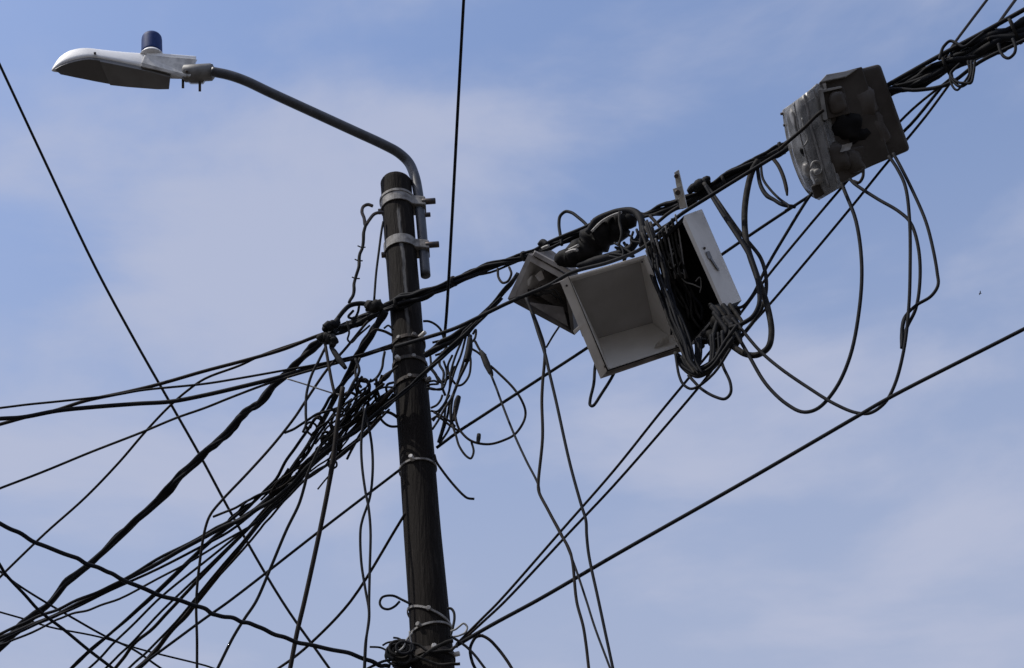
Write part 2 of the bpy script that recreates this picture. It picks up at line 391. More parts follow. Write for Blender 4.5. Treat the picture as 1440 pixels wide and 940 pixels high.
# ------------------------------------------------------------------ street lamp
JY = -0.35
lamp = thing('street_lamp', 'white cobra-head street lamp on a bent grey pipe arm atop the pole', 'street lamp', on_pole(385))
ARM = [(598.5, 388), (595, 345), (591.5, 305), (588, 272), (583, 248), (574, 228), (560, 215), (540, 204), (500, 185.5), (440, 158), (380, 130.5), (345, 114), (322, 106), (298, 101)]
P = nodes3d(ARM[:6], ('Y', 0.0))
P += nodes3d(ARM[5:], (('Y', 0.0), ('Y', JY)))[1:]
R = [14.2 * depth(p) / F / 2 for p in P]
Q, R = catmull(P, R, 8)
link('arm', tube_mesh(Q, R, 20, 'arm'), 'pipe_paint', lamp)
zJ = P[-1].z
def lq(x, y, dz=0.0):                               # lamp head point: dz px further from the camera than the near lower edge
    w = depth(at_z(x, 100, zJ)); s = w / F
    return at_w(x, y, w + dz * s)
# near lower edge, near upper edge, far lower edge (pixels); the far upper edge follows
SEC = [((72, 100.3), (71.5, 99.6), (74, 101.5)), ((77, 96), (75.5, 91), (86, 103.5)), ((85, 91), (81, 82), (98, 106.2)), ((93, 87.6), (88, 75.5), (108, 108.6)),
       ((104, 84.2), (97, 70), (122, 111.5)), ((115, 81.6), (109, 67), (133, 114)), ((125, 80.5), (121, 66), (142, 115.8)), ((140, 82), (136, 68), (156, 118.4)),
       ((165, 87), (165, 71.5), (180, 121)), ((193, 93), (195, 73.5), (205, 122.8)), ((215, 98), (218, 74.6), (222, 124)), ((240, 105), (246, 76.5), (238, 123.5))]
V, Fc = [], []
for (n_, t_, f_) in SEC:
    dzf = (f_[1] - n_[1]) * 0.85; dzt = (n_[1] - t_[1]) * 1.1
    tx, ty = t_; fx, fy = f_[0] - n_[0], f_[1] - n_[1]
    p = [lq(n_[0], n_[1]), lq(n_[0] * .75 + tx * .25, n_[1] * .7 + ty * .3, dzt * .22 - 1), lq(n_[0] * .25 + tx * .75, n_[1] * .25 + ty * .75, dzt * .72 - .5),
         lq(tx, ty, dzt + 2), lq(tx + fx * .25, ty + fy * .12, dzt + dzf * .25), lq(tx + fx * .7, ty + fy * .62, dzt + dzf * .7),
         lq(f_[0], f_[1] - (n_[1] - ty) * .35, dzf + dzt * .4), lq(f_[0], f_[1], dzf)]
    V += p
K = 8
for i in range(len(SEC) - 1):
    for k in range(K): Fc.append((i * K + k, (i + 1) * K + k, (i + 1) * K + (k + 1) % K, i * K + (k + 1) % K))
Fc += [tuple(range(K)), tuple(range((len(SEC) - 1) * K, len(SEC) * K))[::-1]]
def pym(name, V, Fc, sm=True, bev=0):
    bm = bmesh.new(); vs = [bm.verts.new(v) for v in V]
    for f in Fc: bm.faces.new([vs[i] for i in f])
    bmesh.ops.remove_doubles(bm, verts=bm.verts[:], dist=1e-5); bmesh.ops.recalc_face_normals(bm, faces=bm.faces[:])
    if bev: bevel_me(bm, bev)
    me = bpy.data.meshes.new(name); bm.to_mesh(me); bm.free(); return smooth(me, sm)
head = link('lamp_head', pym('lamp_head', V, Fc), 'lamp_white', lamp)
mo = head.modifiers.new('sub', 'SUBSURF'); mo.levels = mo.render_levels = 2
def sub_of(o, parent): o.parent = parent; return o
def strip_part(name, material, a, b_, drop, th):
    """plate under the lamp head between fractions a and b of the way from the near to the far lower edge"""
    V, Fc = [], []
    for (n_, t_, f_) in SEC[a:b_]:
        dzf = (f_[1] - n_[1]) * 0.85
        for fr_ in (0.04, 0.96):
            q = lq(n_[0] + (f_[0] - n_[0]) * fr_, n_[1] + (f_[1] - n_[1]) * fr_, dzf * fr_)
            V.append(q - Vector((0, 0, drop))); V.append(q - Vector((0, 0, drop - th)))
    k = b_ - a
    for i in range(k - 1):
        o_ = i * 4; e = o_ + 4
        Fc += [(o_, o_ + 2, e + 2, e), (o_ + 1, e + 1, e + 3, o_ + 3), (o_, e, e + 1, o_ + 1), (o_ + 2, o_ + 3, e + 3, e + 2)]
    Fc += [(0, 1, 3, 2), (k * 4 - 4, k * 4 - 2, k * 4 - 1, k * 4 - 3)]
    return link(name, pym(name, V, Fc, False, .002), material, lamp)
strip_part('underside_frame', 'lens_rim', 1, 12, 0.012, 0.02)
strip_part('lens', 'lens', 7, 12, 0.020, 0.012)
# gear compartment behind the lens: grey side flank with a lower rib
g = [lq(197, 93, -2), lq(268, 108, -2), lq(275, 83, 14), lq(203, 77, 14)]
hexa('gear_cover', lamp, 'lamp_grey', g + [lq(197 + 20, 93 + 18, 20), lq(262, 112, 10), lq(278, 84, 38), lq(210, 84, 40)], .006, 3)
hexa('side_rib', lamp, 'lamp_grey', [lq(198, 93.5, -4), lq(262, 108.5, -4), lq(262, 104.5, -3), lq(199, 88, -3), lq(198, 94, 8), lq(262, 110, 8), lq(262, 105, 9), lq(199, 89, 9)], .003)
hexa('top_cover', lamp, 'lamp_white', [lq(205, 79, 15), lq(276, 84, 17), lq(276, 79, 20), lq(207, 73.5, 19), lq(205, 84, 40), lq(274, 90, 38), lq(274, 84, 42), lq(207, 80, 42)], .006, 3)
# pipe fitter with clamp bolts
a = lq(256, 104, 12); b_ = lq(301, 101.5, 12)
cyl('pipe_fitter', lamp, 'fitter_grey', a, b_, 12.5 * depth(a) / F, 18, .3)
hexa('clamp_saddle', lamp, 'lens', [lq(262, 112, 4), lq(292, 107, 4), lq(285, 117, 10), lq(268, 117, 10), lq(262, 114, 22), lq(294, 108, 22), lq(286, 119, 20), lq(268, 119, 20)], .004)
for (x, y0, y1) in ((257.3, 110, 124.5), (281, 113, 129)): cyl('bolt', lamp, 'bolt_steel', lq(x, y0, 10), lq(x, y1, 10), 0.0075, 8)
cyl('bolt', lamp, 'bolt_steel', lq(297, 97, 8), lq(297.5, 90.5, 8), 0.008, 8)
for x, y, r_ in ((133.5, 75, 3), (262.5, 101, 3)):
    cyl('screw', lamp, 'bolt_steel', lq(x, y, 4), lq(x, y, -3), 0.0075, 10)
# photocell
c0 = lq(213.5, 76, 32); ax = (lq(213.5, 48, 32 + 22) - c0); hh = ax.length; r_ = 14.6 * depth(c0) / F
pc = link('photocell', lathe_mesh(c0, ax, [(0, r_ * .98), (hh * .06, r_), (hh * .12, r_), (hh * .68, r_ * .98), (hh * .78, r_ * .95), (hh * .85, r_ * .86), (hh * .88, r_ * .7), (hh * .89, r_ * .1)], 24, 'photocell'), 'photocell_blue', lamp)
link('photocell_socket', lathe_mesh(c0 - ax * .18, ax, [(0, r_ * 1.2), (hh * .08, r_ * 1.12), (hh * .17, r_ * .97)], 24, 'photocell_socket'), 'lamp_white', lamp)
# two pipe clamps
def pipe_at(py): return at_Y(598.5 + (py - 388) * 0.083, py, YP)
for py, h in ((290, 13), (351, 12)):
    rg_ = ring('clamp_band', lamp, py, h, 1.015, 'galvanised', 0.0, 40, .007)
    if py == 290: ring('clamp_band_lip', lamp, py - 6, 3, 1.03, 'galvanised', 0.0, 40, .010)
    q = pipe_at(py); d = PAX; s = depth(q) / F; r_ = 15.5 * s; hp = h * s / .72 / 2 * .95
    V8 = []
    e = on_pole(py) + SIDE * pole_r(py) * 0.75
    for f_ in (0.05, -0.05):
        V8 += [e + FRONT * f_ - d * hp, q + SIDE * r_ * .55 + FRONT * f_ * .8 - d * hp, q + SIDE * r_ * .55 + FRONT * f_ * .8 + d * hp, e + FRONT * f_ + d * hp]
    hexa('clamp_block', lamp, 'galvanised', V8, .006)
    cyl('bolt', lamp, 'bolt_steel', q + FRONT * .03 + SIDE * r_ * .2, q + FRONT * .03 + SIDE * (r_ + 7 * s), 0.017, 8)
    cyl('bolt', lamp, 'bolt_steel', on_pole(py + 6) - SIDE * pole_r(py) * .8, on_pole(py + 6) - SIDE * (pole_r(py) + 6 * s), 0.016, 8)
q = pipe_at(303); s = depth(q) / F
cyl('bolt', lamp, 'bolt_steel', q, q + SIDE * 14 * s, 0.013, 8)

# ------------------------------------------------------------------ main bundle
MB = [(470, 466, 13), (500, 453, 15), (530, 440, 18), (560, 427, 18), (590, 416, 17), (630, 399, 14), (680, 380, 14), (730, 363, 14), (770, 349, 12), (810, 332, 12), (850, 312, 13),
      (880, 303, 14), (905, 304, 13), (940, 293, 17), (975, 277, 17), (1000, 264, 17), (1040, 243, 18), (1080, 219, 17), (1110, 203, 18), (1180, 166, 16), (1256, 128, 15), (1290, 112, 26), (1340, 89, 33), (1390, 62, 34), (1440, 37, 40)]
bundle('cable_bundle', 'thick black cable bundle rising from the pole over the open boxes', 'cable bundle', MB, ('R', 0.0), 9, 0.29, 16, (0, 7), ties=12, seed=3)
wire('cable', 'black cable along the top of the thick bundle above the clear closure', 'cable', 6, [(1180, 160), (1252, 118), (1321, 79), (1386, 44), (1440, 14)], ('R', 0.05), (0, 7))
wire('cable', 'black cable sagging under the thick bundle beyond the clear closure', 'cable', 5, [(1215, 140), (1254, 126), (1291, 127), (1335, 118), (1377, 88), (1440, 57)], ('R', 0.06), (0, 7))
GL = 'small black cable curls on the bundle beyond the closure'
wire('wire_loop', 'small black loop standing up from the thick bundle beyond the closure', 'wire loop', 4, [(1321, 84), (1323, 76), (1327, 66), (1336, 58), (1347, 62), (1356, 66), (1372, 55), (1384, 46)], ('R', 0.08))
for dxx, tt in ((0, 4), (5, 3.5), (-5, 3)):
    wire('wire_loop', 'black curls hanging below the thick bundle beyond the closure', 'wire loop', tt, [(1366 + dxx, 86), (1366 + dxx * .6, 104), (1360 + dxx, 117), (1351 + dxx, 122 - dxx), (1342 + dxx, 116), (1337, 104), (1350, 90)], ('R', 0.09 + dxx * .002), group=GL)
wire('wire_loop', 'single round black loop hanging under the widest part of the bundle', 'wire loop', 4, [(1404, 62), (1407, 73), (1412, 80), (1419, 82), (1426, 76), (1428, 66), (1424, 55)], ('R', 0.09))
wire('drop_wire', 'thin black wire leaving the bundle steeply beside the upright loop', 'wire', 3.6, [(1330, 80), (1343, 60), (1366, 29), (1388, 0)], (('R', 0.05), ('z', ZA + 0.25)), (0, 7))
wire('drop_wire', 'thin black wire leaving the bundle steeply beyond the upright loop', 'wire', 4, [(1390, 56), (1399, 41), (1412, 22), (1428, 0)], (('R', 0.05), ('z', ZA + 0.25)), (0, 7))

# ------------------------------------------------------------------ overhead spans not tied to the boxes
wire('overhead_wire', 'single black wire crossing all the left spans, tied to nothing in view', 'wire', 3.4, [(0, 92), (58, 216), (134, 376), (190, 480), (240, 568), (282, 642), (325, 722), (397, 846), (463, 940)], (('z', 7.4), ('z', 7.0)), (6, 9))
wire('overhead_wire', 'single black wire climbing almost straight up from the tangle beside the pole', 'wire', 4, [(652, 0), (645, 130), (636, 300), (628, 440), (625, 474)], (('z', ZA - 0.2), ('Y', 0.02)), (7, 0))
wire('overhead_wire', 'long black span from the pole foot rising alone under the looped wires', 'cable', 5, [(642, 908), (690, 880), (760, 842), (870, 778), (1050, 676), (1205, 586), (1250, 560), (1440, 463)], (('Y', -0.05), ('R', 0.55)), (0, 8))
GP = 'pair of thin wires running from the pole foot behind the boxes'
wire('overhead_wire', 'thin black wire of the straight pair passing behind the boxes to the pole foot', 'wire', 3.4, [(642, 906), (680, 868), (701, 847), (788, 748), (864, 661), (928, 581), (970, 530), (1045, 436), (1077, 392), (1131, 326), (1175, 274), (1230, 210), (1282, 155), (1335, 112)], (('Y', -0.05), ('R', -0.12)), group=GP)
wire('overhead_wire', 'thin black wire of the straight pair passing behind the boxes to the pole foot', 'wire', 3.4, [(643, 908), (680, 874), (709, 847), (798, 752), (864, 682), (952, 581), (984, 543), (1027, 488), (1072, 440), (1200, 288), (1241, 237), (1300, 166), (1340, 112)], (('Y', -0.05), ('R', -0.10)), group=GP)
wire('overhead_wire', 'straight thin black wire from the pole below the tangle up to the clear closure', 'wire', 4, [(614, 630), (645, 607), (674, 588), (748, 540), (822, 492), (920, 426), (1014, 359), (1080, 314), (1138, 276), (1215, 225), (1270, 186), (1328, 118)], (('Y', -0.03), ('R', -0.14)))
wire('drop_wire', 'short black wire bowing from the closure down to the black-mouthed box', 'wire', 4, [(1150, 262), (1138, 277), (1105, 330), (1077, 378), (1058, 416), (1045, 431), (1034, 434)], ('R', 0.0))

# ------------------------------------------------------------------ second cable line past the boxes
wire('cable', 'black cable crossing in front of the tilted dirty box and along the open box top', 'cable', 5, [(556, 488), (600, 475), (640, 462), (680, 443), (713, 427), (745, 413), (773, 401), (803, 384), (860, 368), (905, 348), (952, 306), (997, 277), (1057, 240), (1108, 209)], ('R', 0.20))
bundle('cable_bundle', 'short thick pair of cables sloping from the dirty box to the pole clamp', 'cable bundle', [(728, 384, 7), (714, 404, 9), (684, 438, 10), (650, 466, 13), (625, 484, 15), (598, 500, 13)], ('R', 0.03), 3, .42, 4, seed=9)
bundle('cable_bundle', 'cables sweeping from the dirty box down across the pole into the left tangle', 'cable bundle', [(705, 418, 7), (678, 446, 10), (655, 470, 13), (640, 483, 11), (610, 511, 10), (585, 536, 9), (562, 557, 8), (540, 575, 8)], (('R', 0.06), ('Y', -0.16)), 3, .42, 4, seed=4)

# ------------------------------------------------------------------ left spans
zL = ZA - 0.25
def left(name, label, t, pts, z0, m1=('Y', -0.12), ext=7, cat='wire', **k): return wire(name, label, cat, t, pts, (('z', z0), m1), (ext, 0), **k)
left('overhead_wire', 'uppermost of the black spans fanning out level from the knotted cable end', 4.6, [(0, 597), (40, 586), (76, 578), (120, 564), (176, 552), (222, 541), (288, 522), (345, 507), (400, 491), (440, 475), (466, 466)], zL, cat='cable')
left('overhead_wire', 'thick black span dipping gently under its thinner neighbours to the pole', 5.6, [(0, 589), (32, 587), (80, 578), (128, 573), (192, 568), (240, 565), (288, 556), (340, 544), (392, 531), (440, 517), (500, 503), (552, 486)], zL - .15, cat='cable')
left('overhead_wire', 'thin black span weaving between the two thicker level spans', 3, [(0, 574), (40, 569), (80, 565), (160, 556), (200, 549), (288, 540), (338, 532), (400, 521), (450, 512), (550, 490)], zL - .1)
left('overhead_wire', 'thin black wire peeling off the level spans and falling steeply away', 3.2, [(0, 812), (10, 802), (64, 750), (120, 700), (168, 650), (204, 608), (236, 574), (262, 551), (288, 533), (338, 514), (370, 499), (466, 467)], zL - .5)
left('overhead_wire', 'thin straight black span lowest of the fan, sloping below the level ones', 3.2, [(0, 687), (60, 664), (128, 636), (200, 608), (248, 588), (288, 574), (328, 558), (376, 540), (420, 526), (500, 504)], zL - .3)
bundle('cable_bundle', 'thickest lumpy black cable bundle dropping from the knot away from the pole', 'cable bundle', [(0, 912, 13), (24, 888, 15), (48, 866, 14), (72, 846, 12), (96, 816, 13), (128, 791, 13), (166, 756, 14), (200, 724, 13), (238, 688, 14), (260, 664, 13), (288, 636, 14), (302, 624, 13), (324, 604, 15), (336, 589, 14), (352, 576, 12), (364, 568, 13), (384, 544, 14), (408, 523, 13), (424, 504, 13), (440, 490, 15), (455, 476, 15), (470, 466, 13)],
       (('z', ZA - 0.55), ('Y', -0.13)), 4, .50, 9, (7, 0), seed=12)
bundle('cable_bundle', 'tapering thick black cables falling steeply from the clamp into the left tangle', 'cable bundle', [(540, 437, 15), (530, 456, 14), (520, 475, 14), (504, 500, 12), (490, 527, 11), (474, 552, 9), (454, 592, 8), (440, 616, 8), (416, 650, 8), (392, 684, 8), (368, 710, 8), (338, 730, 8), (318, 742, 7), (206, 846, 7), (166, 882, 6), (124, 918, 6), (100, 940, 6)],
       (('Y', -0.16), ('z', ZA - 1.15)), 3, .50, 6, (0, 6), seed=14)
zM = ZA - 1.15
GM = 'cables falling from the pole in a dense sheaf'
SL = ['topmost black cable of the sheaf, bending off level to join the thick lumpy bundle', 'thick black cable of the sheaf bending off level beside the topmost one', 'thin sheaf wire bending off level below its two thicker fellows',
      'thin sheaf wire next to the tapering thick cables', 'thin sheaf wire one in from the tapering thick cables', 'medium black cable in the heart of the falling sheaf', 'thin wire laid along the thickest cable of the falling sheaf',
      'thickest single cable of the sheaf falling from the pole tangle', 'thin wire on the pole side of the sheaf, beside its thickest cable', 'thin frayed sheaf wire starting high in the tangle and bending off level']
sheaf = [
    (4, [(500, 520), (470, 552), (462, 564), (444, 588), (428, 612), (408, 640), (388, 672), (364, 700), (328, 728), (300, 745), (230, 783), (168, 818), (124, 838), (80, 858), (42, 872), (0, 892)]),
    (5.5, [(552, 562), (530, 582), (508, 600), (476, 622), (436, 654), (408, 684), (376, 708), (345, 728), (300, 748), (235, 785), (168, 821), (120, 844), (60, 874), (0, 897)]),
    (3, [(548, 575), (508, 616), (472, 646), (436, 668), (416, 688), (384, 718), (330, 752), (250, 800), (168, 842), (128, 856), (96, 866), (72, 876), (20, 900), (0, 908)]),
    (3.2, [(556, 545), (520, 575), (480, 610), (444, 648), (418, 676), (396, 698), (366, 728), (320, 764), (220, 846), (164, 902), (124, 940)]),
    (3.2, [(556, 556), (510, 592), (468, 630), (440, 655), (410, 684), (380, 716), (346, 748), (240, 846), (180, 910), (148, 940)]),
    (4.5, [(540, 540), (488, 584), (458, 616), (440, 642), (412, 674), (382, 708), (346, 746), (250, 846), (216, 882), (184, 912), (162, 940)]),
    (3.2, [(520, 545), (495, 575), (470, 612), (440, 652), (418, 680), (396, 703), (362, 740), (266, 852), (212, 912), (182, 940)]),
    (6, [(552, 550), (520, 582), (480, 620), (444, 650), (418, 678), (394, 700), (366, 734), (276, 848), (248, 880), (212, 924), (194, 940)]),
    (3, [(536, 586), (508, 616), (472, 647), (436, 670), (414, 690), (384, 722), (366, 745), (272, 850), (215, 916), (190, 942)]),
    (3.5, [(510, 530), (482, 566), (452, 606), (430, 640), (404, 674), (372, 706), (340, 735), (280, 772), (168, 824), (90, 862), (0, 901)]),
]
for i, (t, p) in enumerate(sheaf):
    wire('cable', SL[i], 'cable', t, p, (('Y', -0.14 - .012 * (i % 4)), ('z', zM + (.12 if p[-1][0] == 0 else 0) + .03 * (i % 3))), (0, 6), group=GM, wob=.0025)
wire('overhead_wire', 'lumpy black cable sagging from the pole foot up across the thick bundle', 'cable', 5.5, [(548, 938), (536, 936), (516, 928), (484, 918), (436, 907), (404, 899), (380, 890), (356, 878), (340, 875), (320, 868), (300, 864), (288, 857), (255, 846), (215, 833), (168, 814), (150, 803), (125, 794), (105, 785), (60, 767), (30, 752), (0, 737)], (('Y', -0.08), ('z', on_pole(930).z + .25)), (0, 7), wob=.002)
wire('overhead_wire', 'black wire crossing under the thick bundle where the lower spans meet', 'wire', 4, [(0, 795), (8, 808), (36, 838), (52, 856), (66, 868), (90, 886), (124, 914), (158, 940)], (('z', 6.0), ('z', 5.8)), (6, 6))
wire('overhead_wire', 'thin black wire running beside the crossing wire but less steeply', 'wire', 2.8, [(0, 804), (24, 822), (62, 846), (100, 868), (146, 894), (188, 914), (226, 940)], (('z', 6.6), ('z', 6.3)), (6, 6))
wire('overhead_wire', 'thinnest nearly level wire behind the lower spans', 'wire', 2.4, [(0, 861), (35, 871), (70, 882), (140, 896), (200, 914), (288, 936), (300, 940)], (('z', 6.6), ('z', 6.4)), (6, 6))
wire('drop_wire', 'black wire leaning from the pole strap down through the sheaf of cables', 'wire', 3.6, [(562, 661), (545, 674), (516, 696), (452, 745), (322, 846), (288, 870), (250, 898), (200, 935), (190, 943)], (('Y', -0.09), ('z', on_pole(661).z - .4)), (0, 6))
wire('drop_wire', 'black wire leaving the pole low and slanting under the loose pair', 'wire', 3.6, [(570, 722), (556, 745), (493, 846), (438, 904), (412, 926), (392, 940)], (('Y', -0.05), ('z', on_pole(722).z - .35)), (0, 6))
wire('drop_wire', 'black wire swinging out wide from the knot then hanging straight down', 'wire', 3.5, [(518, 452), (514, 456), (488, 488), (460, 520), (428, 567), (414, 588), (384, 626), (348, 666), (312, 704), (296, 724), (289, 742), (281, 790), (276, 846), (277, 900), (277, 940)], (('Y', -0.14), ('Y', 0.25)), (0, 3))
wire('drop_wire', 'black wire dropping out of the sheaf in a shallow curve', 'wire', 4, [(450, 628), (440, 650), (432, 668), (428, 684), (420, 710), (403, 745), (380, 800), (360, 846), (344, 870), (328, 896), (306, 940)], (('Y', -0.16), ('Y', 0.3)), (0, 3))
wire('drop_wire', 'thick straight black cable falling steeply through the sheaf', 'cable', 6, [(482, 545), (475, 590), (471, 625), (468, 648, 8), (462, 684), (450, 745), (428, 846), (418, 888), (408, 940)], (('Y', -0.17), ('Y', 0.0)), (0, 3))
GD = 'two limp wires hanging and crossing left of the pole'
wire('drop_wire', 'limp black wire of the crossing pair hanging beside the pole', 'wire', 3.4, [(514, 575), (510, 600), (508, 624), (509, 654), (514, 692), (518, 712), (521, 745), (520, 800), (519, 846), (519, 872), (514, 904), (512, 940)], ('Y', -0.15), (0, 2.5), group=GD)
wire('drop_wire', 'limp black wire of the crossing pair hanging beside the pole', 'wire', 3.4, [(510, 572), (517, 594), (523, 628), (524, 664), (520, 700), (510, 730), (507, 745), (508, 790), (514, 830), (519, 862), (515, 900), (513, 940)], ('Y', -0.13), (0, 2.5), group=GD)

# ------------------------------------------------------------------ knot, hook and fittings left of the pole
hook = thing('hook', 'black steel hook on the pole side below the upper clamp', 'hook', on_pole(305) - SIDE * pole_r(305))
part_tube('hook_arm', hook, 4.2, [(524, 290), (517, 288), (511, 291), (509, 298), (512, 307), (514, 317), (519, 310), (527, 301), (538, 299), (545, 302)], ('Y', -0.03), 'bolt_steel')
wire('guy_wire', 'frayed twisted wire hanging from the hook to the knotted cables', 'wire', 4, [(514, 316), (512, 330, 5), (508, 350), (505, 370, 5), (500, 392), (497, 408, 5), (492, 428)], ('Y', -0.06), material='rubber_old', wob=.004)
for y, x in ((347, 508), (366, 504), (391, 500)):
    wire('wire_stub', 'tiny wire barbs sticking out of the frayed hanging wire', 'wire', 1.8, [(x - 5, y - 1), (x, y + 1), (x + 6, y + 1)], ('Y', -0.06), group='barbs of the frayed wire', sub=2, sides=5)
wire('drop_wire', 'straight thin wire from the lower clamp bolt down to the bundle', 'wire', 3, [(539, 312), (537, 322), (533, 352), (529, 384), (526, 424)], ('Y', -0.06))
kn = thing('cable_knot', 'lumpy black tape knot where the bundle splits off left of the pole', 'cable knot', at_Y(463, 464, YP - .14))
part_tube('tape_wrap', kn, 14, [(456, 464, 5), (459, 461, 13), (464, 459, 15), (470, 456, 13), (476, 450, 7)], ('Y', -0.17), 'rubber', 6, 12, wob=.003, ridge=.10)
part_tube('tape_wrap', kn, 14, [(448, 478, 9), (455, 475, 15), (462, 476, 17), (469, 480, 14), (467, 488, 8)], ('Y', -0.15), 'rubber_old', 6, 12, wob=.003, ridge=.10)
part_tube('tail', kn, 6, [(462, 459), (470, 454), (483, 438), (492, 430), (506, 427), (520, 428), (536, 424)], ('Y', -0.16), 'rubber')
part_tube('tape_wrap', kn, 16, [(514, 428, 8), (520, 430, 17), (528, 432, 19), (538, 428, 12)], ('Y', -0.17), 'rubber_old', 6, 12, wob=.003, ridge=.10)
wire('wire_boot', 'stubby black connector boot hanging from the knot', 'connector', 8, [(465, 488, 5), (470, 495, 8), (478, 507, 9), (486, 518, 6)], ('Y', -0.14))
wire('drop_wire', 'black wire running straight down from the knot into the tangle', 'wire', 4, [(457, 482), (459, 494), (462, 512), (466, 534), (471, 556)], ('Y', -0.15))
wire('drop_wire', 'thin black wire bowing down from the knot and ending in a short hook', 'wire', 3.5, [(458, 488), (448, 508), (438, 528), (431, 554), (430, 580), (430, 598), (426, 608)], ('Y', -0.14))
wire('drop_wire', 'faint thin grey wire slanting from the thick bundle into the tangle', 'wire', 2, [(404, 533), (430, 541), (464, 552), (480, 556)], ('Y', -0.11), material='wire_grey')
wire('insulator_wire', 'short wire with a black bobbin leaving the pole strap', 'wire', 3, [(560, 515), (552, 521), (545, 528, 8), (539, 533, 9), (534, 537, 4), (526, 541)], ('Y', -0.15))
wire('insulator_wire', 'black jumper wire hanging in a bow from the level span near the pole', 'wire', 3.4, [(541, 495), (539, 505), (537, 518), (529, 532), (520, 537), (508, 536), (503, 532)], ('Y', -0.13))
GT = 'loose wire ends curled through the tangle left of the pole'; LT = 'loose black wire curl in the tangle left of the pole'
curls = [
    [(488, 452), (491, 468), (489, 478), (494, 482), (504, 472), (520, 458)], [(505, 430), (503, 440), (498, 448), (490, 446), (497, 437)],
    [(504, 541), (507, 535), (514, 534), (519, 540), (519, 549), (514, 554), (507, 553), (503, 547), (505, 540)],
    [(514, 534), (518, 542), (520, 556), (516, 572), (510, 590)], [(529, 532), (530, 548), (533, 560), (528, 572), (520, 580)],
    [(553, 545), (540, 545), (530, 549), (520, 556), (506, 562)], [(554, 538), (545, 541), (543, 548), (546, 556), (540, 562), (533, 560)],
    [(540, 530), (534, 542), (528, 556), (532, 568), (540, 574)], [(498, 540), (502, 556), (497, 570), (490, 582), (486, 600)],
    [(480, 560), (490, 552), (500, 556), (500, 570), (488, 578), (478, 570), (484, 560)], [(506, 560), (500, 580), (488, 596), (478, 612), (474, 630)],
    [(531, 580), (536, 590), (543, 597), (550, 600), (560, 600)], [(530, 584), (538, 581), (546, 580), (553, 583), (560, 588)],
    [(430, 598), (436, 594), (444, 598), (446, 606), (440, 612), (433, 608), (431, 600)], [(436, 602), (442, 590), (450, 586), (454, 594), (448, 604), (440, 610)],
    [(444, 588), (450, 590), (456, 600), (462, 594), (466, 604)], [(462, 570), (470, 580), (466, 596), (474, 606), (484, 596)],
    [(540, 573), (530, 590), (516, 606), (498, 622), (474, 640)], [(493, 545), (486, 560), (478, 580), (472, 600), (476, 616)],
    [(520, 470), (528, 464), (540, 466), (552, 472)], [(540, 462), (546, 458), (553, 464)],
    [(506, 504), (500, 520), (502, 536), (508, 545)], [(500, 505), (505, 522), (496, 540), (488, 556)],
]
CLB = {0: 'black wire dipping in a U under the bundle beside the knot', 1: 'tiny wire squiggle between the knot tail and the bundle', 2: 'round closed wire ring in the tangle left of the pole', 11: 'lower half of the wire eye touching the left side of the pole',
       12: 'upper arc of the wire eye touching the left side of the pole', 13: 'small wire ring where the short hooked wire ends', 14: 'second small ring crossing the one at the hooked wire end', 17: 'slack wire slanting along the under edge of the tangle',
       19: 'short arched wire between the steep thick cables and the pole', 20: 'tiny arched wire touching the pole under the main bundle', 9: 'loose wire ring low in the tangle at the top of the sheaf'}
for i, c in enumerate(curls): wire('wire_curl', CLB.get(i, LT), 'wire', 2.6 + (i * 7 % 5) * .35, c, ('S', .01 * (i % 6 - 3)) if c[0][1] > 520 else ('Y', -0.13 - .01 * (i % 6)), group=GT, material='rubber' if i % 4 else 'rubber_old')
rg = random.Random(21)
for i in range(40):
    u = rg.random() ** 1.1; off = rg.uniform(-26, 24) * (1 - .5 * u)
    x = 550 - 170 * u + off * .66; y = 540 + 150 * u + off * .75; p = [(x, y)]; a = 2.38 + rg.uniform(-.6, .6)
    for j in range(rg.randint(4, 8)):
        a += rg.uniform(-.5, .5); a += (2.38 - a) * .4; d_ = rg.uniform(9, 17); x += cos(a) * d_; y += sin(a) * d_; p.append((x, y))
    if i % 11 == 0:                                 # ends in a small coil
        for k in range(7): p.append((x + 6 * cos(a + k * .95) - 6 * cos(a), y + 6 * sin(a + k * .95) - 6 * sin(a)))
    lb = 'loose black strand ending in a little coil in the left tangle' if i % 11 == 0 else 'loose black strand tangled along the sheaf well away from the pole' if u > .45 else 'loose black strand tangled in the sheaf close to the pole'
    wire('wire_curl', lb, 'wire', rg.uniform(2.0, 3.6), p, ('S', rg.uniform(-.04, .05)), group=GT)

